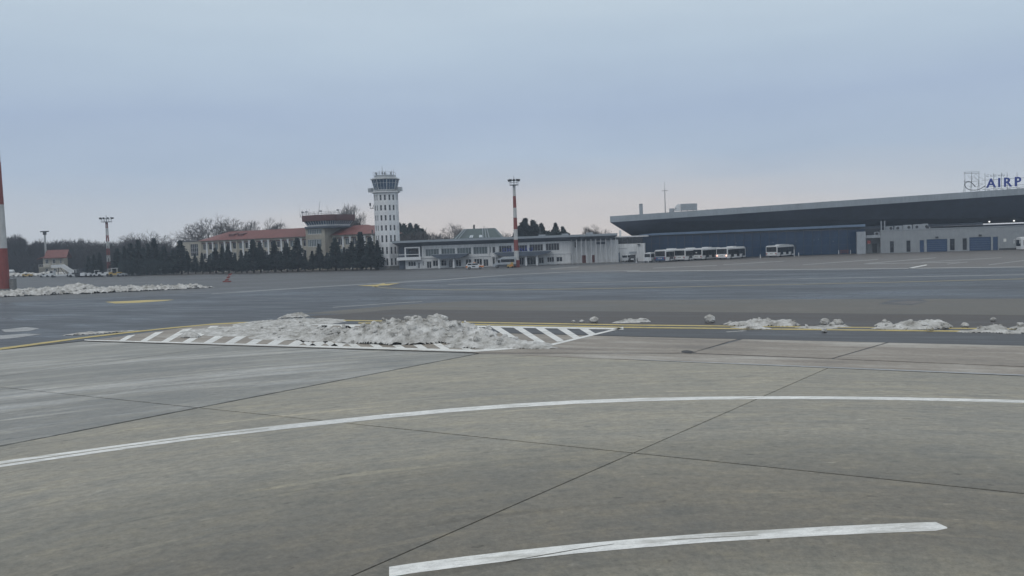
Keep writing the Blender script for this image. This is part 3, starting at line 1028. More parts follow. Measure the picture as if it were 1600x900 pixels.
def window(parent, h, y, nm=2, nt=0, pane=None, fr=None, fw=.07, name='window', depth=.06):
    """a frame with mullions set into an opening, its pane a sub-part behind the frame"""
    a, b, c, d = h
    fm = MB()
    fm.box(a, b, y, y + depth, c, c + fw)
    fm.box(a, b, y, y + depth, d - fw, d)
    fm.box(a, a + fw, y, y + depth, c + fw, d - fw)
    fm.box(b - fw, b, y, y + depth, c + fw, d - fw)
    for k in range(1, nm):
        x = a + (b - a) * k / nm
        fm.box(x - fw * .45, x + fw * .45, y + .004, y + depth - .004, c + fw, d - fw)
    for k in range(1, nt + 1):
        z = c + (d - c) * k / (nt + 1)
        fm.box(a + fw, b - fw, y + .008, y + depth - .008, z - fw * .4, z + fw * .4)
    f = fm.build(name, fr or M['frame'], parent)
    pm = MB()
    pm.box(a + fw * .5, b - fw * .5, y + depth * .6, y + depth * .6 + .03, c + fw * .5, d - fw * .5)
    pm.build('pane', pane or M['glass'], f)
    return f


def rects(fr, lst, off=0.0):
    r = []
    for x0, x1, y0, y1 in lst:
        a, zt = fr.at(x0, y0, off)
        b, zb = fr.at(x1, y1, off)
        r.append((a, b, max(.05, zb), zt))
    return r


def inv_roof(top_mb, sof_mb, x0, x1, y0, y1, zw, zf, zt, ox, oy, dz=0.0):
    """inverted-trapezoid roof: wall rectangle at zw, outset fascia from zf to zt; dz lifts the right end"""
    def ring(o_x, o_y, z, k=1):
        return [(x0 - o_x, y0 - o_y, z), (x1 + o_x, y0 - o_y, z + dz * k), (x1 + o_x, y1 + o_y, z + dz * k), (x0 - o_x, y1 + o_y, z)]
    sof_mb.loft([ring(0, 0, zw, .0), ring(ox, oy, zf)], False, False)
    top_mb.loft([ring(ox, oy, zf), ring(ox, oy, zt)], False, False)
    a = ring(ox, oy, zt)
    b = ring(ox - .5, oy - .5, zt)
    c = ring(ox - .5, oy - .5, zt - .25)
    for i in range(4):
        j = (i + 1) % 4
        top_mb.poly([a[i], a[j], b[j], b[i]])
        top_mb.poly([b[i], b[j], c[j], c[i]])
    top_mb.poly(c)


def letters(parent, text, x, y, z, size, mat_, gap=1.0, depth=.08, bold=.0, lean=0.0, name='letter', adv=None):
    """standing letters, each one its own part; returns the end x"""
    wtab = {'I': .42, ' ': .45, 'i': .36, 'A': .98, 'W': 1.1, 'M': 1.05, 'U': .92, 'N': .95, 'C': .9, 'H': .93, 'S': .85, 'P': .88, 'R': .93, 'O': 1.0, 'T': .85}
    for ch in text:
        base = {'\u0218': 'S', '\u0102': 'A', '\u015f': 's', '\u0103': 'a'}.get(ch, ch)
        if ch != ' ':
            cu = bpy.data.curves.new(name, 'FONT')
            cu.body = ch
            cu.size = size
            cu.extrude = depth / 2
            cu.offset = bold
            cu.resolution_u = 3
            cu.shear = lean
            tmp = bpy.data.objects.new(name, cu)
            me = bpy.data.meshes.new_from_object(tmp)
            bpy.data.objects.remove(tmp)
            bpy.data.curves.remove(cu)
            me.materials.clear()
            me.materials.append(mat_)
            o = bpy.data.objects.new(name, me)
            C.objects.link(o)
            o.parent = parent
            o.location = (x, y, z)
            o.rotation_euler = (math.pi / 2, 0, 0)
        x += size * gap * wtab.get(base, .78 if base.isupper() else .6)
    return x


# ---------------- old terminal
OT = Frame((-30.4, 249.4), (22.3, 246.0))
ot = thing('old_terminal', 'long white two storey terminal with slate grey overhanging roof beside the control tower', 'building', OT.o, OT.ang)
xl, xm, xr = OT.x(633), OT.x(892), OT.x(964)
ZF = 2.75                                   # first floor level
gf = rects(OT, [(637.5, 650, 408.5, 416), (652.5, 656.5, 410, 419.7), (660, 663, 408, 415.5), (666.5, 674.5, 408.5, 419.5), (676, 685, 407, 416), (689, 698, 406.5, 415.5), (701, 707.5, 406.5, 418.5),
                (712, 721, 406, 416.5), (727, 736.5, 405, 414.5), (740.5, 753.5, 404.5, 414.5), (755, 763.5, 405, 417), (769.5, 775.5, 403.5, 414), (780, 790, 403, 414), (793, 801, 403, 414.5), (811, 818.5, 402.5, 414), (823.5, 837.5, 402, 414.5), (841.5, 850, 402, 412), (854.5, 866, 401.5, 409.5), (869, 879, 401.5, 409)])
uf = rects(OT, [(664.5, 686, 389.3, 400), (689.2, 711.2, 388.4, 398.2), (714, 736.5, 387.3, 397.3), (739.3, 761.8, 386, 396.6), (765, 767.2, 385.6, 395), (769, 774, 385.6, 395), (779.5, 799.5, 384, 394.2),
                (803, 824, 383.3, 393.5), (827, 848.5, 381.8, 391.8), (852.5, 874, 380.4, 391)])
gf = [(a, b, c, min(d, ZF - .12)) for a, b, c, d in gf]
mb = MB()
mb.wall(xl, xm, 0, ZF, 0, 14, gf)
mb.build('ground_floor_wall', M['white'], ot)
mb = MB()
mb.wall(OT.x(659), xm, ZF + .28, 6.1, .02, 14, uf)
mb.build('upper_floor_wall', M['white'], ot)
mb = MB()
mb.box(OT.x(659), xm + .05, -.18, 13.9, ZF, ZF + .28)
mb.build('floor_band', M['trim'], ot)
for i, h in enumerate(gf):
    wide = h[1] - h[0]
    dr = h[2] < .7
    window(ot, h, .16, 2 if wide < 1.7 else 3 if wide < 2.4 else 4, 0 if dr else 0, M['glass'] if dr or i > 12 else M['pglass'] if i in (8, 9) else M['glass'], M['trim'], .1, 'door' if dr else 'window')
for i, h in enumerate(uf):
    wide = h[1] - h[0]
    window(ot, h, .17, 1 if wide < 1.5 else 5, 0, M['pglass'] if i < 4 else M['glass'], M['frame'], .09)
# terrace end with its white frame, dark recess behind
mb = MB()
mb.box(OT.x(621.5), OT.x(659), 1.6, 13.8, 0, 6.0)
mb.build('recess_wall', M['slate'], ot)
mb = MB()
mb.box(OT.x(621.5), OT.x(659) - .02, -1.6, 1.55, ZF - .35, ZF + .45)
mb.build('terrace_slab', M['trim'], ot)
mb = MB()
za = ZF + .45
for px in (634.5, 656.5):
    x = OT.x(px)
    mb.box(x - .18, x + .18, -1.1, -.75, za, 5.55)
x0, x1 = OT.x(634.5), OT.x(656.5)
mb.box(x0 - .18, x1 + .18, -1.1, -.75, 5.55, 5.9)
mb.box(OT.x(622), x1, -1.45, -1.38, za + .62, za + .78)
mb.build('terrace_frame', M['trim'], ot)
mb = MB()
mb.box(OT.x(637), OT.x(655), 1.5, 1.58, za + .1, 5.3)
mb.build('terrace_window', M['glass'], ot)
# pilasters between the upper windows
for px in (660.5, 687.6, 712.6, 737.8, 763.3, 776.8, 801.2, 825.5, 850.4):
    x = OT.x(px, 0, 390)
    mb = MB()
    mb.box(x - .19, x + .19, -.22, .015, ZF + .28, 6.05)
    mb.build('pilaster', M['trim'], ot)
# upper fin-fronted end bay
mb = MB()
door = rects(OT, [(908, 916, 399, 411), (925, 929.5, 398.5, 410), (897.5, 900.5, 378, 387), (891.8, 893.2, 397, 407)], 1.5)
mb.wall(xm, xr + .5, 0, 6.0, 1.5, 13.9, door, .3)
mb.build('end_bay_wall', M['white'], ot)
for i, h in enumerate(door):
    if i < 2:
        m2 = MB()
        m2.box(h[0] + .02, h[1] - .02, 1.6, 1.68, h[2] - .04, h[3])
        k = m2.build('door', M['darkred'], ot)
        m3 = MB()
        m3.box(h[1] - .25, h[1] - .12, 1.55, 1.6, 1.0, 1.15)
        m3.build('handle', M['steel'], k)
    else:
        window(ot, h, 1.6, 1, 0, M['glass'], M['frame'])
for px in (893.5, 901, 908.5, 915.7, 923.7, 931.3, 938.8, 946.7, 955, 962.5):
    x = OT.x(px, -1.2, 390)
    mb = MB()
    mb.box(x - .1, x + .1, -1.45, -.95, 0, 6.35)
    mb.build('fin', M['frame'], ot)
mb = MB()
mb.box(OT.x(932, 1.3), OT.x(946, 1.3), 1.36, 1.49, OT.at(938, 381.5, 1.4)[1], OT.at(938, 378.2, 1.4)[1])
mb.build('upper_grille', M['slate'], ot)
# roof
tm, sm = MB(), MB()
inv_roof(tm, sm, OT.x(625), xr - 1.4, .9, 13, 5.95, 7.05, 7.62, 1.6, 3.2, .08)
sm.build('soffit', M['slate'], ot)
tm.build('roof', M['fascia'], ot)
for px, h in ((884, .35), (922, .45), (848, .3)):
    mb = MB()
    x = OT.x(px, 6)
    mb.box(x - .9, x + .9, 5, 7, 7.37, 7.75 + h)
    mb.build('roof_vent', M['hvac'], ot)
mb = MB()
x = OT.x(845, 4)
mb.tube((x, 4, 7.3), (x, 4, 10.2), .05)
mb.build('aerial', M['steel'], ot)
# boat-shaped entrance canopies on posts


def canopy(pxa, pxb, ptop, posts, label=None):
    off = -4.5
    a, zt = OT.at(pxa, ptop[0], off)
    b, _ = OT.at(pxb, ptop[1], off)
    prof = []
    n = 26
    low = []
    for k in range(n + 1):
        t = k / n
        x = a + (b - a) * t
        e = min(t, 1 - t) * 2
        low.append((x, zt - 1.15 * min(1, (e * 1.9)) ** .55))
    prof = [(a, zt)] + low[1:-1] + [(b, zt)]
    c = MB()
    c.prism_y(prof, off, -.25)
    o = c.build('canopy', M['slate'], ot)
    r = MB()
    r.box(a + .1, b - .1, off + .1, -.3, zt + .005, zt + .1)
    r.build('canopy_top', M['fascia'], o)
    for px in posts:
        x = OT.x(px, off + .7, 415)
        p = MB()
        p.ngon(x, off + .7, .24, 0, zt - .9, 12)
        p.build('canopy_post', M['trim'], ot)
    return a, b, zt


canopy(673.5, 731, (398.2, 396.8), (686.3, 709))
ca, cb, cz = canopy(770.5, 862, (395, 391.5), (788, 822.2, 839.3))
letters(ot, 'CHI\u0218IN\u0102U', OT.x(785, -4.2, 392), -4.2, cz + .12, 1.35, M['blueletter'], .95, .1, .012)
mb = MB()
for k in range(8):
    x = OT.x(785, -4.2, 392) + k * 1.15
    mb.tube((x, -4.05, cz + .02), (x, -4.05, cz + 1.0), .03, .03, 4)
mb.build('letter_rail', M['steel'], ot)
# porch beside the second canopy
mb = MB()
a, b = OT.x(768, -1.5, 410), OT.x(779, -1.5, 410)
for x in (a, (a + b) / 2, b - .22):
    mb.box(x, x + .22, -1.7, -1.5, 0, 2.55)
mb.box(a, b, -1.7, -.05, 2.55, 2.85)
mb.build('porch', M['trim'], ot)
# green mansard pavilion rising behind
gm = thing('mansard_pavilion', 'green grey mansard roof with slanted skylights rising behind the old terminal', 'building', (AT(745, 380, 268).x, 268, 0), OT.ang)
x0, z0 = -7.2, 6.9
mb = MB()
mb.box(-7.0, 7.0, 0, 12, 0, 7.2)
mb.build('wall', M['white'], gm)
mb = MB()
mb.loft([[(-7.6, -.6, 7.2), (7.6, -.6, 7.2), (7.6, 12.6, 7.2), (-7.6, 12.6, 7.2)], [(-4.0, 3, 10.6), (4.9, 3, 10.6), (4.9, 9, 10.6), (-4.0, 9, 10.6)]])
mb.build('roof', M['greenroof'], gm)


def on_slope(u, t):
    return Vector((u * (1 - t) + (u * .62 + .4) * t, -.6 + 3.6 * t - .12, 7.2 + 3.4 * t + .06))


for u in (-6.6, -5.7, 1.9, 2.9, 3.8):
    mb = MB()
    p, q = on_slope(u, .02), on_slope(u, .96)
    mb.tube(p, q, .16, .16, 4)
    mb.build('roof_rib', M['fascia'], gm)
for u in (-2.2, -1.6, .9, 1.4):
    mb = MB()
    p, q = on_slope(u, .22), on_slope(u, .42)
    mb.add([p + Vector((-.22, 0, 0)), p + Vector((.22, 0, 0)), q + Vector((.22, 0, 0)), q + Vector((-.22, 0, 0)),
            p + Vector((-.22, .1, -.1)), p + Vector((.22, .1, -.1)), q + Vector((.22, .1, -.1)), q + Vector((-.22, .1, -.1))],
           [(0, 1, 2, 3), (0, 4, 5, 1), (1, 5, 6, 2), (2, 6, 7, 3), (3, 7, 4, 0)])
    mb.build('skylight', M['skylight'], gm)

# ---------------- link block between the terminals
LK = Frame((AT(938, 400, 252).x, 252.0), (AT(1006, 400, 250).x, 250.0))
lk = thing('link_block', 'low white link wall with dark glazed upper storey between the two terminals', 'building', LK.o, LK.ang)
L = LK.len
mb = MB()
zt = LK.at(980, 381, 0)[1]
mb.wall(.0, L - 1.9, 0, zt, 0, 8, [])
mb.build('wall', M['white'], lk)
mb = MB()
mb.box(L - 1.85, L + .3, -.7, 8, 0, LK.at(1003, 380, -.7)[1])
mb.build('end_pier', M['white'], lk)
mb = MB()
zb = LK.at(980, 370.5, 1.5)[1]
mb.box(-1.5, L - .2, 1.5, 8.5, zt + .02, zb)
mb.build('glazed_storey', M['glass'], lk)
for k in range(9):
    x = -.8 + k * (L / 8.6)
    mb = MB()
    mb.box(x - .05, x + .05, 1.42, 1.49, zt + .03, zb - .02)
    mb.build('mullion', M['dframe'], lk)
mb = MB()
mb.box(-2, L + 1.2, .8, 9, zb + .01, zb + .32)
mb.build('roof_edge', M['trim'], lk)
mb = MB()
x = LK.x(969, 3, 368)
mb.box(x - .3, x + .3, 3, 3.6, zb + .3, zb + 1.9)
mb.build('chimney', M['white'], lk)
mb = MB()
mb.box(1.0, L - 4.5, -.06, 0, zt - 1.3, zt - 1.2)
mb.build('pipe', M['steel'], lk)
mb = MB()
x = LK.x(1002, -.8, 384)
mb.box(x - 1.0, x - .3, -1.5, -.72, zt - .35, zt - .1)
mb.build('floodlight', M['dark'], lk)
mb = MB()
x = LK.x(983, 0, 394)
mb.box(x, x + 2.0, -.1, -.01, LK.at(988, 396, 0)[1], LK.at(988, 393, 0)[1])
mb.build('louvre', M['hvac'], lk)
# blue sheet gate
gt = thing('blue_gate', 'faded blue sheet metal gate behind the white fins of the old terminal', 'gate', LK.o + LK.n * -1.6 + LK.u * LK.x(940, -1.6), LK.ang)
gw = LK.x(968, -1.6) - LK.x(940, -1.6)
gh = LK.at(955, 395, -1.6)[1]
for k in range(5):
    mb = MB()
    mb.box(gw * k / 5 + .03, gw * (k + 1) / 5 - .03, 0, .06, .05, gh - rnd.uniform(0, .06))
    mb.build('panel', M['bluegate'], gt)
for k in range(6):
    mb = MB()
    mb.box(gw * k / 5 - .05, gw * k / 5 + .05, .06, .14, 0, gh + .05)
    mb.build('post', M['steel'], gt)
# kerbed dark plinth in front of the end bay
mb = MB()
p = [OT.o + OT.u * OT.x(870, -3) + OT.n * -3.4, OT.o + OT.u * OT.x(965, -3) + OT.n * -3.4, OT.o + OT.u * OT.x(965, -3) + OT.n * -.1, OT.o + OT.u * OT.x(870, -3) + OT.n * -.1]
mb.loft([[(q.x, q.y, -.02) for q in p], [(q.x, q.y, .13) for q in p]])
tag(mb.build('kerb', M['concreteblock']), 'raised dark kerb in front of the fin fronted end bay', 'kerb', None, 'structure')

# ---------------- new terminal
NT = Frame((36.1, 262.0), (135.7, 246.0))
ntb = thing('new_terminal', 'large modern terminal with dark slanted soffit and pale metal roof edge', 'building', NT.o, NT.ang)
fo = -7.0                                        # fascia plane in front of the glass line
fx0, fz0 = NT.at(953, 338, fo)
fx1, fz1 = NT.at(1600, 294, fo)
slope = (fz1 - fz0) / (fx1 - fx0)
XE = fx1 + 45
_, fb0 = NT.at(958, 347.2, fo)
wx0, wz0 = NT.at(990.5, 370.5, 2.0)
tm, sm = MB(), MB()


def zt_(x, base):
    return base + slope * (x - fx0)


XS = [fx0, fx1 * .45, fx1, XE]
back = 40.0
fbh = fz0 - fb0
for a, b in zip(XS[:-1], XS[1:]):
    za, zb = zt_(a, fz0), zt_(b, fz0)
    tm.poly([(a, fo, za - fbh), (b, fo, zb - fbh), (b, fo, zb), (a, fo, za)])
    tm.poly([(a, fo, za), (b, fo, zb), (b, fo + .7, zb), (a, fo + .7, za)])
    tm.poly([(a, fo + .7, za), (b, fo + .7, zb), (b, back, zb - .6), (a, back, za - .6)])
tm.poly([(fx0, fo, zt_(fx0, fz0) - fbh), (fx0, fo, fz0), (fx0, back, fz0 - .6), (fx0, back, fz0 - fbh - .6)])
tm.build('roof', M['fascia'], ntb)
# roof edge joints: thin proud cover strips along the fascia
for k in range(24):
    x = fx0 + 4 + k * 5.6
    z = zt_(x, fz0)
    c = MB()
    c.box(x - .06, x + .06, fo - .03, fo - .002, z - fbh + .03, z - .03)
    c.build('cover_strip', M['hvac'], ntb)
wzR = wz0 + .6
sm.poly([(fx0, fo, fb0), (wx0, 2.0, wz0), (XE, 2.0, wzR), (XE, fo, zt_(XE, fz0) - fbh)])
sm.poly([(fx0, fo, fb0), (fx0, back, fb0 - .6), (wx0, back, wz0), (wx0, 2.0, wz0)])
sm.build('soffit', M['soffit'], ntb)
mb = MB()
mb.box(wx0 + .2, XE, 2.2, back - 1, 0, wz0 + .1)
mb.build('wall', M['slate'], ntb)
# glazed ground floor with its pale blue roof edge
gx0, gz0 = NT.at(1004, 368, 0)
gx1, _ = NT.at(1352, 352, 0)
_, gz1 = NT.at(1345, 356, 0)
zg = min(gz0, gz1) - .25
mb = MB()
mb.box(gx0 + .1, gx1 + 20, .35, 2.15, 0, zg)
mb.build('glass_backing', M['dframe'], ntb)
mb = MB()
mb.box(gx0 + .6, gx1 + 30, .3, 2.1, zg + .01, gz1 + .35)
mb.build('spandrel', M['slate'], ntb)
npan = 26
pw = (gx1 - gx0 - .2) / npan
rows = [(.05, 2.55), (2.6, 4.5), (4.55, zg - .05)]
pane_me = {}
for r, (c, d) in enumerate(rows):
    b = MB()
    b.box(.04, pw - .04, .16, .22, c, d)
    me = b.mesh('pane', M['cglass'])
    for k in range(npan):
        o = bpy.data.objects.new('pane', me)
        C.objects.link(o)
        o.parent = ntb
        o.location = (gx0 + .1 + k * pw, rnd.uniform(-.01, .01), 0)
        o.rotation_euler = (rnd.uniform(-.003, .003), 0, rnd.uniform(-.004, .004))
mb = MB()
for k in range(npan + 1):
    x = gx0 + .1 + k * pw
    mb.box(x - .03, x + .03, .1, .3, 0, zg)
o = mb.build('mullion_grid', M['dframe'], ntb)
mb = MB()
# tapered pale blue edge, thin at the left tip
e0x, e0z = NT.at(998, 366.8, -1.2)
e1x, e1z = NT.at(1352, 350.2, -1.2)
eb = NT.at(1352, 353.8, -1.2)[1]
mb.add([(e0x, -1.2, e0z - .1), (e0x + 4, -1.2, e0z - .32), (e1x, -1.2, eb), (e1x, -1.2, e1z), (e0x + 4, -1.2, e0z + .28), (e0x, -1.2, e0z),
        (e0x, 2.2, e0z - .1), (e0x + 4, 2.2, e0z - .32), (e1x, 2.2, eb), (e1x, 2.2, e1z), (e0x + 4, 2.2, e0z + .28), (e0x, 2.2, e0z)],
       [(0, 1, 2, 3, 4, 5), (11, 10, 9, 8, 7, 6), (0, 6, 7, 1), (1, 7, 8, 2), (2, 8, 9, 3), (3, 9, 10, 4), (4, 10, 11, 5), (5, 11, 6, 0)])
mb.build('roof_edge', M['bluefascia'], ntb)
for px, py, wpx, hpx in ((1112, 359.5, 4, 3), (1118, 358.5, 5, 8), (1143, 357.5, 5, 2.2), (1157.5, 356.8, 4, 1.8), (1161, 356, 4.4, 7), (1175.5, 355.8, 4.5, 2), (1289.5, 350, 9, 3.6), (1291.5, 346.4, 6, 3.2)):
    x, z = NT.at(px, py, .6)
    b = MB()
    hw, hh = wpx * .085, hpx * .17
    b.box(x - hw, x + hw, .2, 1.2, z - .12, z + hh)
    b.box(x - hw * .8, x + hw * .8, .17, .2, z + hh * .2, z + hh * .8)
    b.build('roof_unit', M['hvac'], ntb)
for k, (px, py) in enumerate(((1272, 375), (1279, 374), (1302, 377), (1208, 379), (1244, 377), (1150, 380))):   # small pale unlit boxes before the glass, painting in glints of lights
    x, z = NT.at(px, py, -.1)
    b = MB()
    b.box(x - .12, x + .12, -.12, .1, z - .05, z + .05)
    b.build('wall_light', M['hvac'], ntb)
for px, py in ((1545, 346.5), (1583.5, 345)):
    x, z = NT.at(px, py, 1.0)
    b = MB()
    b.tube((x, .4, z), (x, 1.0, z), .17, .14, 10)
    b.build('flood_lamp', M['lamp'], ntb)
# things standing on the roof
yb = 4.0
zr = lambda x: zt_(x, fz0)
rt = lambda p: NT.o + NT.u * p[0] + NT.n * p[1] + Vector((0, 0, p[2]))


def roof_thing(name, label, cat, px, off, group=None):
    x, _ = NT.at(px, 330, off)
    return thing(name, label, cat, rt((x, off, zr(x) - .35)), NT.ang, group)


fl = roof_thing('flue', 'grey cylindrical flue rising at the left end of the new terminal roof', 'chimney', 1001.7, 3)
mb = MB()
mb.ngon(0, 0, .5, 0, 3.3, 14)
mb.build('pipe', M['hvac'], fl)
mb = MB()
mb.ngon(0, 0, .54, 3.3, 3.55, 14)
mb.build('collar', M['steel'], fl)
an = roof_thing('roof_aerial', 'tall thin aerial with a short crossbar on the new terminal roof', 'aerial', 1039.5, 2)
mb = MB()
mb.tube((0, 0, 0), (0, 0, 7.0), .16, .1)
mb.tube((0, 0, 7.0), (0, 0, 9.3), .06, .025)
mb.build('mast', M['steel'], an)
mb = MB()
mb.tube((-.9, 0, 6.75), (.9, 0, 6.75), .07)
mb.tube((0, -.7, 6.75), (0, .7, 6.75), .07)
mb.build('crossbar', M['steel'], an)
hv = roof_thing('air_handler', 'ribbed grey air handling unit with ducts on the new terminal roof', 'ventilation unit', 1066, 3)
for k in range(7):
    mb = MB()
    x = -.4 + k * .66
    mb.box(x, x + .62, 0, 3, .9, 2.75 - .04 * (k == 6))
    mb.build('casing_panel', M['hvac'], hv)
mb = MB()
mb.prism_y([(-2.1, .8), (-.5, .8), (-.5, 2.7), (-1.3, 2.7), (-2.1, 1.8)], .3, 2.4)
mb.build('cowl', M['trim'], hv)
mb = MB()
mb.box(-3.6, -2.2, .3, 2, .1, 1.6)
mb.build('side_casing', M['hvac'], hv)
mb = MB()
for x in (-.2, 1.4, 3.0, 4.0):
    mb.box(x, x + .14, .2, .4, 0, .9)
    mb.box(x, x + .14, 2.5, 2.7, 0, .9)
mb.tube((-3.4, 0, .1), (-1.6, 0, 1.7), .09)
mb.box(-5.6, -3.6, 1, 1.1, .3, .42)
mb.build('support', M['steel'], hv)
for k, px in enumerate((1105, 1122, 1146, 1162, 1286, 1300)):
    v = roof_thing('roof_vent', '%s small vent on the new terminal roof edge, counted from the air handler' % ('first', 'second', 'third', 'fourth', 'fifth', 'sixth')[k], 'vent', px, .4, 'small vents on the roof edge')
    mb = MB()
    mb.ngon(0, 0, .22, 0, .5, 8)
    mb.ngon(0, 0, .34, .5, .62, 8, .2)
    mb.build('cowl', M['steel'], v)
# the roof sign
sx0, _ = NT.at(1508, 295, -2)
sg = thing('roof_sign', 'blue AIRPORT letters and line emblem on a lattice frame on the roof', 'sign', rt((sx0, -2, zr(sx0) - .3)), NT.ang)
spx = lambda px, py: (NT.at(px, py, -2)[0] - sx0, NT.at(px, py, -2)[1] - (zr(sx0) - .3))
fr_ = MB()
for px in (1508.5, 1519, 1530.5):
    a, b = spx(px, 299), spx(px - .4, 269)
    fr_.tube((b[0], .25, 0), (b[0], .25, b[1]), .05, .05, 4)
    fr_.tube((b[0], 1.6, 0), (b[0], .3, b[1] * .7), .05, .05, 4)
for py in (268.5, 270.8, 283):
    a, b = spx(1506, py + .6), spx(1531, py - .4)
    fr_.tube((a[0], .25, a[1]), (b[0], .25, b[1]), .05, .05, 4)
for px in (1540, 1553.5, 1565.5, 1574.5, 1590, 1606, 1622, 1640):
    a, b = spx(px, 298), spx(px - .3, 270.5 - (px - 1540) * .03)
    fr_.tube((b[0], .3, 0), (b[0], .3, b[1]), .055, .055, 4)
for py in (281.5, 292.2, 295.8):
    a, b = spx(1536, py), spx(1660, py - 7.5)
    fr_.tube((a[0], .3, a[1]), (b[0], .3, b[1]), .05, .05, 4)
fr_.build('lattice', M['steel'], sg)
tr_ = MB()
bird = [(1512, 274), (1516, 277), (1518.5, 281), (1520, 279), (1517, 275), (1522, 277), (1526, 280), (1529, 281.5), (1522, 275), (1525, 271.5), (1529, 276), (1535, 279), (1538, 280)]
pts = [Vector((spx(*p)[0], .15, spx(*p)[1])) for p in bird]
tr_.path(pts, .03, 4)
bird = [(1513, 290), (1517, 292.5), (1522, 289), (1526, 292), (1532, 289), (1537, 288)]
tr_.path([Vector((spx(*p)[0], .15, spx(*p)[1])) for p in bird], .035, 4)
bird = [(1522, 291), (1528, 286.5), (1537, 286)]
tr_.path([Vector((spx(*p)[0], .15, spx(*p)[1])) for p in bird], .03, 4)
tr_.build('emblem_line', M['steel'], sg)
lp = [(1524, 292), (1521, 288), (1517, 284.8), (1512, 284.2), (1508.5, 286), (1508, 290), (1510.5, 294), (1515, 296.3), (1521, 297), (1527, 296.6), (1533, 294.5), (1539, 290.5)]
lo_ = MB()
pts = [Vector((spx(*p)[0], .1, spx(*p)[1])) for p in lp]
sm_pts = []
for k in range(len(pts) - 1):
    p0, p1, p2, p3 = pts[max(0, k - 1)], pts[k], pts[k + 1], pts[min(len(pts) - 1, k + 2)]
    for t in (0, .25, .5, .75):
        sm_pts.append(.5 * ((2 * p1) + (p2 - p0) * t + (2 * p0 - 5 * p1 + 4 * p2 - p3) * t * t + (3 * p1 - p0 - 3 * p2 + p3) * t ** 3))
sm_pts.append(pts[-1])
lo_.path(sm_pts, .1, 6)
lo_.build('emblem_loop', M['dframe'], sg)
A0 = spx(1541.5, 293.2)
H0 = spx(1548, 279)[1] - A0[1]
rise = (spx(1596, 276)[1] - spx(1548, 279.5)[1]) / (spx(1596, 276)[0] - spx(1548, 279.5)[0])
x = A0[0]
cap = .70
for i, (ch, px) in enumerate(zip('AIRPORT', (1541.5, 1558.6, 1567.7, 1584.6, 1600.5, 1621, 1638.5))):
    p = spx(px, 293.2 - (px - 1541.5) * .055)
    letters(sg, ch, p[0], 0, A0[1] + (p[0] - A0[0]) * max(.0, rise) * .6, H0 / cap, M['blueletter'], 1, .25, .07)
p = spx(1541, 276.5)
letters(sg, 'Chi\u015fin\u0103u', p[0], .2, p[1], 1.0, M['steel'], 1.02, .05, -.005, .25, 'small_letter')
for k, px in enumerate((1545, 1557, 1566, 1577, 1592)):
    a = spx(px, 297.5 - (px - 1541) * .06)
    b = MB()
    b.box(a[0] - .35, a[0] + .35, .1, .3, max(.05, a[1] - .05), max(.05, a[1] - .05) + .45)
    b.build('panel', M['trim'], sg)

# ---------------- low grey service block with blue garage doors
LB = Frame((AT(1376, 396, 247).x, 247.0), (AT(1600, 390, 236).x, 236.0))
lb = thing('service_block', 'low grey clad block with blue garage doors in front of the new terminal', 'building', LB.o, LB.ang)
ztop = LB.at(1420, 359.2)[1]
WIN = rects(LB, [(1390.5, 1396.8, 377, 394.5), (1416.2, 1422.8, 376, 393.4), (1484.3, 1491.8, 373.2, 390.8), (1504, 1510.8, 372.4, 390.5)])
DOO = rects(LB, [(1437, 1444, 375.3, 394.5), (1551.5, 1559.5, 370, 391.3)])
GAR = rects(LB, [(1447.8, 1480.3, 374, 394), (1514.6, 1548.6, 370.8, 391.6)])
DOO = [(a, b, 0.0, d) for a, b, c, d in DOO]
GAR = [(a, b, 0.0, d) for a, b, c, d in GAR]
XL = LB.x(1720, 0, 385)
mb = MB()
mb.wall(0, XL, 0, ztop, 0, 6.5, WIN + DOO + GAR, .3)
mb.build('wall', M['grey'], lb)
for h in WIN:
    window(lb, h, .15, 1, 1, M['glass'], M['dframe'], .08)
for h in DOO:
    b = MB()
    b.box(h[0] + .03, h[1] - .03, .14, .22, .03, h[3] - .03)
    d = b.build('door', M['bluedoor'], lb)
    b = MB()
    b.box(h[1] - .2, h[1] - .1, .08, .14, 1.0, 1.12)
    b.build('handle', M['steel'], d)
for h in GAR:
    n = 6
    for k in range(n):
        z0, z1 = .03 + (h[3] - .06) * k / n, .03 + (h[3] - .06) * (k + 1) / n
        b = MB()
        b.prism_x([(.16, z0 + .02), (.13, z0 + .06), (.13, z1 - .06), (.16, z1 - .02), (.22, z1 - .02), (.22, z0 + .02)], h[0] + .04, h[1] - .04)
        b.build('shutter_panel', M['bluedoor'], lb)
    for x in (h[0] - .32, h[1] + .04):
        b = MB()
        b.box(x, x + .28, -.05, -.002, .0, h[3] + .05)
        b.build('door_jamb', M['hvac'], lb)
    b = MB()
    b.box((h[0] + h[1]) / 2 - .35, (h[0] + h[1]) / 2 + .35, -.3, -.004, h[3] + .28, h[3] + .65)
    b.build('wall_lamp', M['dark'], lb)
# cladding seams: shallow battens
for k in range(22):
    x = .9 + k * 2.0
    if x < XL and not any(h[0] - .35 < x < h[1] + .35 for h in WIN + DOO + GAR):
        b = MB()
        b.box(x - .03, x + .03, -.025, -.003, .3, ztop - .05)
        b.build('cladding_batten', M['grey'], lb)
b = MB()
b.box(-.1, XL, -.12, .3, ztop, ztop + .18)
b.build('coping', M['hvac'], lb)
b = MB()
a, z = LB.at(1568, 377.8, -.05)
c, z2 = LB.at(1572.3, 372.8, -.05)
b.box(a, c, -.06, -.004, z, z2)
b.build('notice', M['plate'], lb)
b = MB()
b.box(LB.x(1561), XL, -.05, -.003, .0, .45)
b.build('plinth', M['dark'], lb)
# end pier, porch roof and recessed door on the left
PF = Frame((AT(1337, 396, 249).x, 249.0), (AT(1376, 396, 247).x, 247.0))
b = MB()


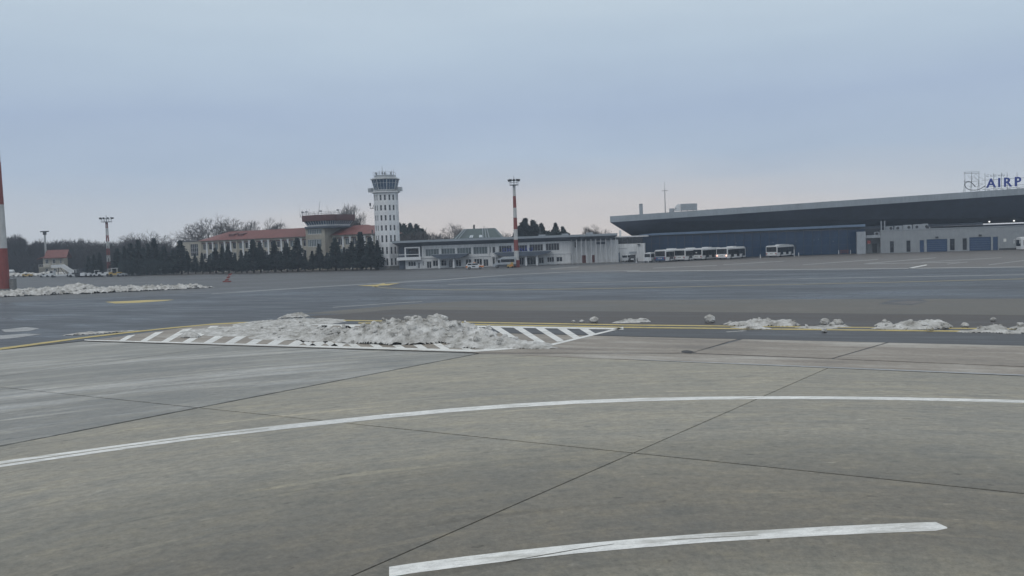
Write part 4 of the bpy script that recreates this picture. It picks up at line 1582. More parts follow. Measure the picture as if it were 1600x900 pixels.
def lbpt(px, py, off):
    return LB.at(px, py, off)


xa, xb = lbpt(1338.5, 380, -1)[0], lbpt(1352.8, 380, -1)[0]
b.box(xa, xb, -1, 5, 0, lbpt(1345, 362, -1)[1])
b.build('end_pier', M['hvac'], lb)
b = MB()
xc = lbpt(1376, 380, 1)[0]
za_ = lbpt(1362, 371.8, .2)[1]
b.box(xb + .02, -.02, .2, 5, za_, lbpt(1362, 367.5, .2)[1])
b.build('porch_roof', M['hvac'], lb)
b = MB()
b.box(xb + .02, -.02, 3.5, 5, 0, za_ - .02)
b.build('recess_wall', M['grey'], lb)
b = MB()
b.box(xb + 1.8, xb + 3.0, 3.42, 3.48, .05, 2.6)
b.build('door', M['dark'], lb)
b = MB()
b.box(xb + .35, xb + 1.25, -.1, -.04, 2.6, 3.5)
b.build('notice', M['red'], lb, label='small red and white notice')
b = MB()
b.tube((xb + .8, -.02, 0), (xb + .8, -.02, 3.3), .06)
b.build('notice_post', M['steel'], lb)
# plant on its roof
hb = 'rooftop units on the service block'
ords = ('first', 'second', 'third', 'fourth', 'fifth', 'sixth', 'seventh')
for k, (px, hw, hh, dy) in enumerate(((1371, .85, 1.0, 2.0), (1390, .9, 1.15, 2.6), (1404, 1.0, 1.2, 2.2), (1418, 1.1, 1.35, 2.0), (1434, 1.2, 1.4, 2.2), (1445.5, .75, 1.5, 2.6), (1451, .4, .6, 1.6))):
    x = LB.x(px, dy, 355)
    u = thing('rooftop_unit', '%s grey ventilation box from the left on the service block roof' % ords[k], 'ventilation unit', LB.o + LB.u * x + LB.n * dy + Vector((0, 0, ztop - (1.0 if k == 0 else 0))), LB.ang, hb)
    if k == 0:
        u.location.z = lbpt(1371, 367.5, 2)[1] - .1
    b = MB()
    b.prism_y([(-hw, .2), (hw, .2), (hw, hh - .15), (hw - .15, hh), (-hw + .15, hh), (-hw, hh - .15)], 0, 1.3)
    b.build('casing', M['hvac'], u)
    b = MB()
    b.ngon(0, 0, .38, 0, .06, 10)
    for vi in range(len(b.v)):
        vx, vy, vz = b.v[vi]
        b.v[vi] = (vx + (.35 if k % 2 else -.2), -.02 - vz, hh * .5 + vy)
    b.build('fan_grille', M['dark'], u)
    b = MB()
    for s in (-1, 1):
        b.box(s * hw * .7 - .06, s * hw * .7 + .06, .1, 1.2, 0, .2)
    b.build('feet', M['steel'], u)
for k, px in enumerate((1377, 1382.3)):
    x = LB.x(px, 1.5, 355)
    u = thing('flue', '%s of the twin thin flues on the service block roof' % ('left', 'right')[k], 'chimney', LB.o + LB.u * x + LB.n * 1.5 + Vector((0, 0, ztop)), LB.ang, 'twin flues')
    b = MB()
    b.ngon(0, 0, .2, 0, 2.5, 10)
    b.build('pipe', M['hvac'], u)
    b = MB()
    b.ngon(0, 0, .3, 2.5, 2.62, 10, .26)
    b.build('cap', M['steel'], u)

# ---------------- red-roofed administration building with its old control cab
AD = Frame((-101.4, 305.0), (-40.0, 269.8))
ad = thing('administration_building', 'long cream building with red hipped roof behind the row of spruces', 'building', AD.o, AD.ang)
LA = AD.len
EV, DEP = 10.15, 13.0
tx0, tx1 = AD.x(478, -3, 375), AD.x(508, -3, 375)
bays = 26
bw = LA / bays
holes = []
for k in range(bays):
    a, b = k * bw + .62, (k + 1) * bw - .42
    if b > tx0 - .3 and a < tx1 + .3:
        continue
    for z0, z1 in ((1.1, 3.0), (4.2, 6.1), (7.2, 9.1)):
        holes.append((a, b, z0, z1))
mb = MB()
mb.wall(0, LA, 0, EV - .2, 0, DEP, holes, .3)
mb.build('wall', M['cream'], ad)
for i, h in enumerate(holes):
    window(ad, h, .16, 2, 0, M['glass'] if i % 4 else M['pglass'], M['frame'], .09)
for k in range(bays + 1):
    x = k * bw
    if tx0 - .6 < x < tx1 + .6:
        continue
    mb = MB()
    mb.box(x - .28, x + .28, -.28, -.003, 0, EV - .75)
    mb.box(x - .4, x + .4, -.36, -.003, EV - .75, EV - .45)
    mb.build('pilaster', M['trim'] if k % 3 else M['cream'], ad)
for k in range(bays):
    a, b = k * bw + .5, (k + 1) * bw - .3
    if b > tx0 - .3 and a < tx1 + .3:
        continue
    mb = MB()
    mb.box(a, b, -.3, -.004, 9.15, 9.4)
    mb.build('window_hood', M['redrust'], ad)
mb = MB()
mb.box(-.5, LA + .5, -.5, DEP + .5, EV - .2, EV)
mb.build('cornice', M['cream'], ad)
RH = 13.0
mb = MB()
mb.loft([[(-.9, -.9, EV), (LA + .9, -.9, EV), (LA + .9, DEP + .9, EV), (-.9, DEP + .9, EV)],
         [(6.5, DEP / 2 - .15, RH), (LA - 6.5, DEP / 2 - .15, RH), (LA - 6.5, DEP / 2 + .15, RH), (6.5, DEP / 2 + .15, RH)]])
rf = mb.build('roof', M['redroof'], ad)
mb = MB()
for k in range(1, 46):      # standing seams of the sheet roof
    x = k * LA / 46
    if 6.5 < x < LA - 6.5:
        mb.tube((x, -.9, EV + .04), (x, DEP / 2 - .15, RH + .04), .045, .045, 4, False)
mb.build('seam', M['redroof'], rf)
for px in (361, 375):
    x = AD.x(px, 2, 365)
    mb = MB()
    mb.prism_x([(2.0, 11.2), (2.0, 12.0), (4.6, 12.35), (4.6, 11.9)], x - 1.1, x + 1.1)
    mb.build('dormer', M['redrust'], rf)
# projecting stair block carrying the cab
mb = MB()
th = rects(AD, [(480.5, 502.5, 374.5, 385)], -3) + rects(AD, [(480.5, 502.5, 358.5, 365.5)], -3)
th = [(a, b, c, d) for a, b, c, d in th]
mb.wall(tx0, tx1, 0, 12.9, -3, 6, th, .25)
mb.build('stair_block', M['tan'], ad)
for h in th:
    window(ad, h, -2.9, 8, 0, M['pglass'], M['trim'], .09, 'stair_window')
cx, cy = (tx0 + tx1) / 2 + .9, 2.2
zc = [AD.at(500, y_, -4)[1] for y_ in (356, 353.3, 345.2, 335.6)]


def octa(rx, ry, z, ch=.32):
    return [(cx + sx * rx * a, cy + sy * ry * b, z) for sx, sy, a, b in
            ((-1, -1, 1 - ch, 1), (1, -1, 1 - ch, 1), (1, -1, 1, 1 - ch), (1, 1, 1, 1 - ch), (1, 1, 1 - ch, 1), (-1, 1, 1 - ch, 1), (-1, 1, 1, 1 - ch), (-1, -1, 1, 1 - ch))]


mb = MB()
mb.loft([octa(3.2, 4.5, 12.2), octa(6.0, 6.0, zc[0]), octa(6.0, 6.0, zc[1])])
mb.build('cab_floor', M['slate'], ad)
mb = MB()
mb.loft([octa(5.0, 5.0, zc[1]), octa(5.9, 5.9, zc[2])])
cab = mb.build('cab', M['cabglass'], ad)
mb = MB()
rA, rB = octa(5.05, 5.05, zc[1]), octa(5.95, 5.95, zc[2])
for i in range(8):
    j = (i + 1) % 8
    nseg = 8 if i in (0, 2, 4, 6) else 4
    for k in range(nseg):
        t = k / nseg
        p = Vector(rA[i]).lerp(Vector(rA[j]), t)
        q = Vector(rB[i]).lerp(Vector(rB[j]), t)
        mb.tube(p, q, .1, .1, 4, False)
mb.build('cab_mullion', M['trim'], cab)
mb = MB()
mb.loft([octa(5.15, 5.15, zc[1] + .01), octa(5.3, 5.3, zc[1] + .5)])
mb.build('cab_sill', M['trim'], cab)
mb = MB()
mb.loft([octa(5.9, 5.9, zc[2]), octa(6.5, 6.5, zc[2] + .05), octa(6.6, 6.6, zc[3]), octa(6.3, 6.3, zc[3]), octa(6.3, 6.3, zc[3] - .2)])
mb.build('cab_parapet', M['redrust'], ad)
mb = MB()
rA = octa(6.4, 6.4, zc[3])
for i in range(8):
    j = (i + 1) % 8
    nseg = 6
    for k in range(nseg):
        p = Vector(rA[i]).lerp(Vector(rA[j]), k / nseg)
        mb.tube(p, p + Vector((0, 0, .9)), .035, .035, 4)
    for hgt in (.45, .9):
        mb.tube(Vector(rA[i]) + Vector((0, 0, hgt)), Vector(rA[j]) + Vector((0, 0, hgt)), .03, .03, 4)
mb.build('railing', M['steel'], ad)
for px, top, r in ((467.5, 316, .03), (472.5, 328, .08), (478.5, 327, .07), (484, 326, .06), (490, 330, .05), (500.3, 314, .09), (509.5, 321, .05), (516, 330, .06), (523, 330, .06), (528, 331, .07), (532, 327, .05)):
    x, z = AD.at(px, top, cy)
    mb = MB()
    mb.tube((x, cy + rnd.uniform(-2, 2), zc[3] - .2), (x, cy, z), r, r * .5, 5)
    if r > .065:
        mb.box(x - .28, x + .28, cy - .3, cy + .3, zc[3] + 1.2, zc[3] + 1.6)
    mb.build('aerial', M['steel'], ad)
# lower modern wing on the left
b_ = MB()
h2 = rects(AD, [(297, 310, 381.5, 400)], 2)
x0 = AD.x(276, 2, 385)
b_.wall(x0, -.05, 0, AD.at(300, 377.5, 2)[1], 2, DEP, h2, .3)
b_.build('side_wing', M['cream'], ad)
for h in h2:
    window(ad, h, 2.15, 4, 2, M['glass'], M['frame'], .1, 'wing_window')
b_ = MB()
b_.box(x0 - .2, -.06, 1.8, DEP, AD.at(300, 377.5, 2)[1], AD.at(300, 377.5, 2)[1] + .25)
b_.build('wing_coping', M['dframe'], ad)
# rear wing with its own gabled red roof beside the tower
rw = thing('rear_wing', 'short rear wing with a rusty red roof squeezed behind the control tower', 'building', (AT(556, 400, 286).x, 286, 0), math.radians(-8))
wl = 9.3
mb = MB()
mb.wall(0, wl, 0, 10.8, 0, 8, [(1 + k * 2.6, 2.4 + k * 2.6, 7.6, 9.4) for k in range(3)], .25)
mb.build('wall', M['cream'], rw)
for k in range(3):
    window(rw, (1 + k * 2.6, 2.4 + k * 2.6, 7.6, 9.4), .12, 2, 0)
mb = MB()
mb.prism_x([(-.8, 10.8), (8.8, 10.8), (4, 13.0)], -.5, wl + .5)
mb.build('roof', M['redrust'], rw)

# ---------------- control tower
TY = 259.0
tp_ = AT(607.5, 420, TY)
tw = thing('control_tower', 'tall white octagonal control tower with glazed cab and antennas on top', 'tower', (tp_.x, TY, 0), math.radians(-9))
R8 = 3.4
HS = 21.2
rot8 = math.pi / 8
fl_ = 2 * R8 * math.sin(math.pi / 8)
ap = R8 * math.cos(math.pi / 8)
zrow = [6 + (386.6 - y_) * TY / F for y_ in (309.5, 325.2, 340.8, 356.3, 372.8, 391, 408.6)]
win_me = pane_me_ = None
b = MB()
wz = [(z - .78 - (.25 if i > 3 else 0), z + .72 + (.2 if i > 3 else 0)) for i, z in enumerate(zrow)]
wz = [(max(.4, a), c) for a, c in wz]
hx = [(-.88, -.32), (.32, .88)]


def xf(mb_, ang):
    """turn a face built at y = -ap round the tower axis"""
    c_, s_ = math.cos(ang), math.sin(ang)
    mb_.v = [(x * c_ - y * s_, x * s_ + y * c_, z) for x, y, z in mb_.v]
    return mb_


for k in range(8):
    ang = k * math.pi / 4
    q = MB()
    hl = [(a, c, z0, z1) for a, c in hx for z0, z1 in wz]
    if k in (3, 4, 5):
        hl = []
    xs = sorted({-fl_ / 2, fl_ / 2, *[v for h in hl for v in h[:2]]})
    zs = sorted({0, HS, *[v for h in hl for v in h[2:]]})
    for i in range(len(xs) - 1):
        for j in range(len(zs) - 1):
            mx_, mz_ = (xs[i] + xs[i + 1]) / 2, (zs[j] + zs[j + 1]) / 2
            if any(h[0] < mx_ < h[1] and h[2] < mz_ < h[3] for h in hl):
                continue
            q.poly([(xs[i], -ap, zs[j]), (xs[i + 1], -ap, zs[j]), (xs[i + 1], -ap, zs[j + 1]), (xs[i], -ap, zs[j + 1])])
    for a, c, z0, z1 in hl:
        e = -ap + .22
        q.poly([(a, -ap, z0), (a, e, z0), (c, e, z0), (c, -ap, z0)])
        q.poly([(a, -ap, z1), (c, -ap, z1), (c, e, z1), (a, e, z1)])
        q.poly([(a, -ap, z0), (a, -ap, z1), (a, e, z1), (a, e, z0)])
        q.poly([(c, -ap, z0), (c, e, z0), (c, e, z1), (c, -ap, z1)])
        q.poly([(a, e, z0), (a, e, z1), (c, e, z1), (c, e, z0)])
    xf(q, ang)
    b.add(q.v, q.f)
    for a, c, z0, z1 in hl:
        o = window(tw, (a, c, z0, z1), -ap + .1, 1, 1, M['glass'], M['frame'], .05)
        o.rotation_euler = (0, 0, ang)
b.build('shaft', M['towerw'], tw)
mb = MB()
mb.ngon(0, 0, R8 + .5, 0, .9, 8, R8 + .5, rot8)
mb.build('plinth', M['concreteblock'], tw)
for z in [(a + c) / 2 for a, c in zip(zrow[:-1], zrow[1:])]:
    mb = MB()
    mb.ngon(0, 0, R8 + .035, z - .06, z + .06, 8, None, rot8)
    mb.build('string_course', M['towerw'], tw)
mb = MB()
mb.ngon(0, 0, R8 + .05, HS - .25, HS, 8, R8 + .55, rot8)
mb.ngon(0, 0, R8 + .72, HS, HS + .28, 8, None, rot8)
mb.build('balcony', M['trim'], tw)
mb = MB()
P8 = [(math.cos(rot8 + k * math.pi / 4) * (R8 + .66), math.sin(rot8 + k * math.pi / 4) * (R8 + .66)) for k in range(8)]
for i in range(8):
    a, c = Vector((*P8[i], HS + .3)), Vector((*P8[(i + 1) % 8], HS + .3))
    for k in range(4):
        p = a.lerp(c, k / 4)
        mb.tube(p, p + Vector((0, 0, 1.0)), .035, .035, 4)
    for hh in (.5, 1.0):
        mb.tube(a + Vector((0, 0, hh)), c + Vector((0, 0, hh)), .035, .035, 4)
mb.build('railing', M['steel'], tw)
for s_ in (-1, 1):
    mb = MB()
    mb.box(s_ * 4.2 - .55, s_ * 4.2 + .55, -1.1, .3, HS + .25, HS + 1.35)
    mb.build('equipment_cabinet', M['hvac'], tw)
CB, CT = HS + .35, 24.75
mb = MB()
mb.ngon(0, 0, 3.0, CB, CB + .3, 8, 3.08, rot8)
mb.build('cab_base', M['hvac'], tw)
ra, rb = 3.1, 3.8
for k in range(8):      # each cab face holds three panes
    a0 = rot8 + k * math.pi / 4
    a1 = a0 + math.pi / 4
    B0, B1 = Vector((ra * math.cos(a0), ra * math.sin(a0), CB + .3)), Vector((ra * math.cos(a1), ra * math.sin(a1), CB + .3))
    T0_, T1_ = Vector((rb * math.cos(a0), rb * math.sin(a0), CT)), Vector((rb * math.cos(a1), rb * math.sin(a1), CT))
    fm = MB()
    fm.tube(B0, T0_, .075, .075, 5, False)
    for t in (1 / 3, 2 / 3):
        fm.tube(B0.lerp(B1, t), T0_.lerp(T1_, t), .03, .03, 4, False)
    m0, m1 = B0.lerp(T0_, .66), B1.lerp(T1_, .66)
    fm.tube(m0, m1, .03, .03, 4, False)
    fm.tube(B0, B1, .08, .08, 4, False)
    f = fm.build('cab_window', M['trim'], tw)
    inn = Vector((-math.cos((a0 + a1) / 2), -math.sin((a0 + a1) / 2), 0)) * .06
    for t in (0, 1, 2):
        pm = MB()
        pm.poly([B0.lerp(B1, t / 3) + inn, B0.lerp(B1, (t + 1) / 3) + inn, T0_.lerp(T1_, (t + 1) / 3) + inn, T0_.lerp(T1_, t / 3) + inn])
        pm.build('pane', M['cabglass'], f)
mb = MB()
mb.ngon(0, 0, .5, CB + .7, CT - .1, 8, .5, rot8)
mb.build('cab_core', M['dark'], tw)
mb = MB()
A8 = [rot8 + 2 * math.pi * i / 8 for i in range(8)]
mb.loft([[(r * math.cos(t), r * math.sin(t), z) for t in A8] for r, z in ((3.95, CT), (4.1, CT + .12), (3.95, CT + .3), (3.0, CT + .8), (3.0, CT + 1.25), (2.8, CT + 1.25))])
mb.build('cab_roof', M['hvac'], tw)
for k, (dx, top, r) in enumerate(((-3.0, 267.5, .05), (-2.3, 269, .1), (-1.1, 267, .06), (-.3, 260.5, .1), (.5, 267, .05), (1.5, 268.5, .1), (2.1, 266, .05), (2.6, 265.5, .05), (.1, 270, .16), (-2.7, 271, .1))):
    zt2 = 6 + (386.6 - top) * TY / F
    mb = MB()
    yy = rnd.uniform(-1.6, 1.2)
    mb.tube((dx, yy, CT + 1.0), (dx, yy, zt2), r, r * .4, 5)
    if r > .08:
        mb.tube((dx, yy, CT + 1.5), (dx, yy, CT + 2.1), .24, .18, 8)
    mb.build('antenna', M['steel'], tw)
mb = MB()
for i in range(8):
    a, c = Vector((2.9 * math.cos(A8[i]), 2.9 * math.sin(A8[i]), CT + 1.25)), Vector((2.9 * math.cos(A8[(i + 1) % 8]), 2.9 * math.sin(A8[(i + 1) % 8]), CT + 1.25))
    mb.tube(a, a + Vector((0, 0, .8)), .035, .035, 4)
    mb.tube(a + Vector((0, 0, .8)), c + Vector((0, 0, .8)), .03, .03, 4)
mb.build('roof_railing', M['steel'], tw)
for zz, ln in ((17.1, 1.5), (9.6, 1.2)):       # brackets with equipment on the left side
    mb = MB()
    mb.box(-3.1 - ln, -3.1, -.5, .3, zz - .12, zz)
    mb.tube((-3.1 - ln * .95, -.4, zz), (-3.1 - ln * .95, -.4, zz + 1.5), .06)
    mb.tube((-3.1 - ln * .45, -.4, zz), (-3.1 - ln * .2, -.4, zz + 1.0), .07)
    mb.box(-3.1 - ln * 1.05, -3.1 - ln * .8, -.55, -.25, zz + .6, zz + 1.4)
    mb.build('bracket', M['dark'], tw)

# ---------------- masts


def striped_mast(name, label, x, y, height, r0, r1, bands, lean=0, n=12, base=None):
    """bands: fractions from the ground up with colour names"""
    t = thing(name, label, 'lighting mast', (x, y, 0), 0, 'striped apron lighting masts')
    for k, (f0, f1, cname) in enumerate(bands):
        b_ = MB()
        b_.ngon(0, 0, r0 + (r1 - r0) * f0, height * f0, height * f1, n, r0 + (r1 - r0) * f1, 0, k == 0, k == len(bands) - 1)
        b_.build('band', M[cname], t)
    return t


def lamp_head(t, z, r, big=True):
    b_ = MB()
    b_.ngon(0, 0, r * 1.15, z, z + .18, 12)
    b_.build('platform', M['steel'], t)
    b_ = MB()
    for k in range(8):
        a = k * math.pi / 4
        p = Vector((r * 1.1 * math.cos(a), r * 1.1 * math.sin(a), z + .18))
        q = Vector((r * 1.1 * math.cos(a + math.pi / 4), r * 1.1 * math.sin(a + math.pi / 4), z + .18))
        b_.tube(p, p + Vector((0, 0, 1.1)), .04, .04, 4)
        b_.tube(p + Vector((0, 0, 1.1)), q + Vector((0, 0, 1.1)), .04, .04, 4)
        b_.tube(p + Vector((0, 0, .55)), q + Vector((0, 0, .55)), .03, .03, 4)
    b_.tube((0, 0, z), (0, 0, z + 2.4), .13, .05, 6)
    b_.build('cage', M['steel'], t)
    for k in range(7):
        a = -math.pi / 2 + (k - 3) * .62
        l_ = MB()
        c_ = Vector((r * 1.25 * math.cos(a), r * 1.25 * math.sin(a), z + 1.3))
        d_ = Vector((math.cos(a), math.sin(a), -.45)).normalized()
        l_.tube(c_ - d_ * .15, c_ + d_ * .3, .2, .34, 8)
        l_.tube(Vector((0, 0, z + 1.2)), c_, .04, .04, 4)
        l_.build('floodlight', M['dark'], t)


mp_ = G(807.5, 417.5)
hm = 22.4
fz = lambda py: (417.5 - py) / (417.5 - 276) * hm / hm * 1.0
m1 = striped_mast('lighting_mast', 'slim red and white striped mast in front of the old terminal', mp_.x, mp_.y, hm * .915, .62, .34,
                  [(0, .083, 'red'), (.083, .2, 'maskwhite'), (.2, .333, 'red'), (.333, .46, 'maskwhite'), (.46, .6, 'red'), (.6, .72, 'maskwhite'), (.72, .86, 'red'), (.86, 1, 'maskwhite')])
lamp_head(m1, hm * .905, .95)
mb = MB()
mb.box(-.85, .75, -.8, .8, 0, 1.75)
mb.build('base_box', M['red'], m1)
gl = G(8.0, 455)
hL = 46.0
zL = lambda py: (CAM_H - (py - 407.0) * gl.y / F)
bl = [0, zL(388) / hL, zL(320) / hL, zL(254) / hL, zL(188) / hL, zL(140) / hL, .93, 1.0]
m2 = striped_mast('lighting_mast', 'big red and white mast cut by the left picture edge', gl.x, gl.y, hL, .95, .3,
                  [(bl[k], bl[k + 1], 'red' if k % 2 == 0 else 'maskwhite') for k in range(7)], n=16)
lamp_head(m2, hL, .55)
mb = MB()
mb.ngon(0, 0, 1.25, 0, .5, 12)
mb.build('footing', M['concreteblock'], m2)
cb = thing('concrete_block', 'upright grey concrete box beside the foot of the big striped mast', 'block', G(19, 454.5), 0)
mb = MB()
mb.prism_z([(-.6, -.55), (.6, -.55), (.68, -.45), (.68, .55), (-.68, .55), (-.68, -.45)], 0, 2.25)
mb.build('body', M['concreteblock'], cb)
mb = MB()
mb.box(-.72, .72, -.6, .6, 2.25, 2.36)
mb.build('lid', M['steel'], cb)


def lattice_mast(name, label, x, y, h, w, cat='lighting mast', group=None, striped=True):
    t = thing(name, label, cat, (x, y, 0), 0, group)
    n = 8
    for k in range(n):
        z0, z1 = h * k / n, h * (k + 1) / n
        w0, w1 = w * (1 - .5 * k / n), w * (1 - .5 * (k + 1) / n)
        b_ = MB()
        cs = [(-1, -1), (1, -1), (1, 1), (-1, 1)]
        for i in range(4):
            a, c = cs[i], cs[(i + 1) % 4]
            b_.tube((a[0] * w0, a[1] * w0, z0), (a[0] * w1, a[1] * w1, z1), .09, .09, 4)
            b_.tube((a[0] * w0, a[1] * w0, z0), (c[0] * w1, c[1] * w1, z1), .06, .06, 4)
            b_.tube((a[0] * w1, a[1] * w1, z1), (c[0] * w1, c[1] * w1, z1), .05, .05, 4)
        b_.build('lattice_section', M['maskwhite'] if (k % 2 == 0 or not striped) else M['red'], t)
    return t


g2 = AT(171, 430, 300)
l1 = lattice_mast('lattice_mast', 'red and white lattice lamp mast standing among the dark spruces', g2.x, 300, 17.4, .45)
lamp_head(l1, 17.2, 1.5)
g3 = AT(73, 420, 345)
l2 = lattice_mast('lattice_mast', 'distant thin lamp mast above the small red roofed house', g3.x, 345, 16.0, .28, striped=False)
b_ = MB()
b_.box(-1.6, 1.6, -.2, .2, 16.0, 16.4)
b_.box(-.5, .5, -.4, .4, 15.0, 16.0)
b_.build('lamp_bar', M['dark'], l2)

# ---------------- small house with the red gabled roof
HY = 346.0
hc = AT(87, 425, HY)
hs = thing('small_house', 'small two storey house with red gabled roof at the edge of the wood', 'house', (hc.x, HY, 0), math.radians(14))
hs.scale = (.94, .94, .92)
mb = MB()
hw_ = [(-2.9, -1.7, 4.6, 6.3), (-.3, .8, 4.6, 6.3), (2.3, 3.0, 4.5, 6.2), (-3.0, -2.0, 1.2, 2.6), (0, 1.1, 1.2, 2.6)]
mb.wall(-3.7, 3.9, 0, 7.2, -3, 3.5, hw_, .22)
mb.build('wall', M['cream'], hs)
for h in hw_:
    window(hs, h, -2.9, 2, 0, M['glass'], M['trim'], .09)
mb = MB()
mb.prism_x([(-4.2, 6.7), (-4.2, 6.95), (.25, 10.1), (4.7, 6.95), (4.7, 6.7), (.25, 9.75)], -3.0, 5.2)
rf = mb.build('roof', M['redroof'], hs)
mb = MB()
mb.loft([[(-3.1, -4.0, 6.9), (-3.1, 4.5, 6.9), (-3.1, .25, 9.6)], [(-2.8, -4.0, 6.9), (-2.8, 4.5, 6.9), (-2.8, .25, 9.6)]])
mb.build('gable', M['redrust'], hs)
mb = MB()
mb.loft([[(-5.8, -3.8, 6.5), (-2.9, -3.8, 7.2), (-2.9, 4.2, 7.2), (-5.8, 4.2, 6.5)], [(-5.8, -3.8, 6.65), (-2.9, -3.8, 7.7), (-2.9, 4.2, 7.7), (-5.8, 4.2, 6.65)]])
mb.build('lean_to_roof', M['redroof'], hs)
mb = MB()
mb.box(-5.1, -3.72, -2.6, 2.8, 0, 3.4)
mb.box(-5.2, -1.0, -4.2, -3.02, 3.1, 3.4)
for x in (-5.0, -3.2, -1.2):
    mb.box(x - .1, x + .1, -4.15, -3.95, 0, 3.1)
mb.build('porch', M['cream'], hs)
mb = MB()
for k in range(9):
    mb.tube((-5.15 + k * .52, -4.15, 3.4), (-5.15 + k * .52, -4.15, 4.3), .035, .035, 4)
mb.tube((-5.15, -4.15, 4.3), (-1.0, -4.15, 4.3), .045, .045, 4)
mb.build('balcony_rail', M['trim'], hs)

# ---------------- red and white marker on the apron edge
rm = thing('marker_board', 'leaning red and white striped marker board at the end of the snow ridge', 'marker', G(355, 440.5), math.radians(12))
mb = MB()
mb.box(-.85, .75, -.5, .5, 0, .22)
mb.build('base', M['red'], rm)
for k in range(5):
    b_ = MB()
    ze = (0, .38, .5, .9, 1.02, 1.45)
    z0, z1 = .22 + ze[k], .22 + ze[k + 1]
    sh = .32
    xa_, xb_ = ze[k] * .62, ze[k + 1] * .62
    b_.add([(-.5 + xa_, -.08, z0), (.2 + xa_, -.08, z0 + .1), (.2 + xb_, -.08, z1 + .1), (-.5 + xb_, -.08, z1),
            (-.5 + xa_, .08, z0), (.2 + xa_, .08, z0 + .1), (.2 + xb_, .08, z1 + .1), (-.5 + xb_, .08, z1)],
           [(0, 1, 2, 3), (7, 6, 5, 4), (0, 4, 5, 1), (1, 5, 6, 2), (2, 6, 7, 3), (3, 7, 4, 0)])
    b_.build('stripe', M['red'] if k % 2 == 0 else M['maskwhite'], rm)
b_ = MB()
b_.tube((.35, .1, .2), (.1, .08, 1.3), .06)
b_.build('strut', M['steel'], rm)

# ------------------------------------------------------------------ vehicles


def bus(label, loc, heading, body, rear_low, lit=False, coach=False, group='apron buses parked before the new terminal', L_=13.4):
    """low apron bus; local +y is forwards, rear face at y = 0"""
    t = thing('coach' if coach else 'apron_bus', label, 'bus', loc, heading, group)
    W, H_ = (1.28, 3.3) if coach else (1.5, 3.05)
    prof = [(-W, .32), (-W, 2.62), (-W + .12, H_ - .12), (-W + .4, H_), (W - .4, H_), (W - .12, H_ - .12), (W, 2.62), (W, .32)]
    m = MB()
    sec = [(0.0, .985), (.12, 1.0), (L_ - .5, 1.0), (L_, .96)]
    m.loft([[(x * k, y, .32 + (z - .32) * (k if z > 1 else 1)) for x, z in prof] for y, k in sec])
    m.build('body', body, t)
    # rear: window above, panel, lamps, plate
    m = MB()
    m.box(-W + .16, W - .16, -.035, -.004, 1.42, 2.72)
    m.build('rear_window', M['busdark'], t)
    m = MB()
    m.prism_y([(-W + .05, .45), (W - .05, .45), (W - .05, 1.3), (-W + .05, 1.3)], -.06, -.006)
    rp_ = m.build('rear_panel', rear_low, t)
    m = MB()
    m.box(-.5, .5, -.075, -.064, .82, 1.06)
    pl = m.build('number_plate', M['plate'], rp_)
    m = MB()
    for k, x in enumerate((-.36, -.24, -.12, .06, .18, .3)):
        m.box(x - .045, x + .045, -.082, -.077, .86, 1.02)
    m.build('plate_print', M['black'], rp_)
    for s in (-1, 1):
        m = MB()
        m.tube((s * (W - .26), -.11, 1.0), (s * (W - .26), -.05, 1.0), .17, .17, 10)
        m.build('tail_lamp', M['taillamp'] if lit else M['redlamp'], t)
        m = MB()
        m.box(s * (W - .22) - .07, s * (W - .22) + .07, -.09, -.05, .55, .8)
        m.build('rear_reflector', M['dark'], t)
    m = MB()
    m.box(-W + .1, W - .1, -.12, .1, .3, .46)
    m.build('bumper', M['dark'], t)
    # sides: window bands, pillars read between separate panes
    for s in (-1, 1):
        n = 6
        y0 = .45
        for k in range(n):
            ya = y0 + k * (L_ - 1.0) / n
            yb_ = ya + (L_ - 1.0) / n - .09
            m = MB()
            xa, xb_ = (W + .004, W + .03) if s > 0 else (-W - .03, -W - .004)
            low = .62 if k in (1, 3, 5) and not coach else 1.22
            m.box(xa, xb_, ya, yb_, low, 2.52)
            m.build('door_glass' if low < 1 else 'side_window', M['busdark'], t)
        for y in (2.6, L_ - 2.6):
            m = MB()
            m.wheel(0, 0, 0, .5, .3)
            m.v = [(y2 + s * (W - .14), x2 + y, z2 + .5) for x2, y2, z2 in m.v]
            w_ = m.build('wheel', M['rubber'], t)
            m = MB()
            m.ngon(0, 0, .27, 0, .03, 10)
            m.v = [(s * (W + .012) + (z2 if s > 0 else -z2), x2 + y, y2 + .5) for x2, y2, z2 in m.v]
            m.build('hub', M['steel'], w_)
        m = MB()
        m.path([Vector((s * (W - .1), L_ - .1, 2.85)), Vector((s * (W + .2), L_ + .35, 2.75)), Vector((s * (W + .22), L_ + .38, 2.3))], .05, 5)
        m.box(s * (W + .22) - .1, s * (W + .22) + .1, L_ + .3, L_ + .42, 1.75, 2.35)
        m.build('mirror', M['buswhite'] if coach else M['dark'], t)
    m = MB()
    m.add([(-W + .14, L_ + .005, 1.1), (W - .14, L_ + .005, 1.1), (W - .2, L_ - .01, 2.6), (-W + .2, L_ - .01, 2.6), (-W + .14, L_ + .05, 1.12), (W - .14, L_ + .05, 1.12), (W - .2, L_ + .03, 2.58), (-W + .2, L_ + .03, 2.58)],
          [(4, 5, 6, 7), (0, 4, 7, 3), (1, 2, 6, 5), (3, 7, 6, 2), (0, 1, 5, 4)])
    m.build('windscreen', M['busdark'], t)
    m = MB()
    m.box(-.8, .8, L_ * .42, L_ * .62, H_ - .02, H_ + .22)
    m.build('roof_unit', M['buswhite'], t)
    m = MB()
    m.box(-W - .02, W + .02, .15, L_ - .8, 2.66, 2.86)
    m.build('roof_rail', M['buswhite'], t)
    return t


HD = math.radians(-34)


def bus_at(px, py, **kw):
    g_ = G(px, py)
    return Vector((g_.x, g_.y, 0))


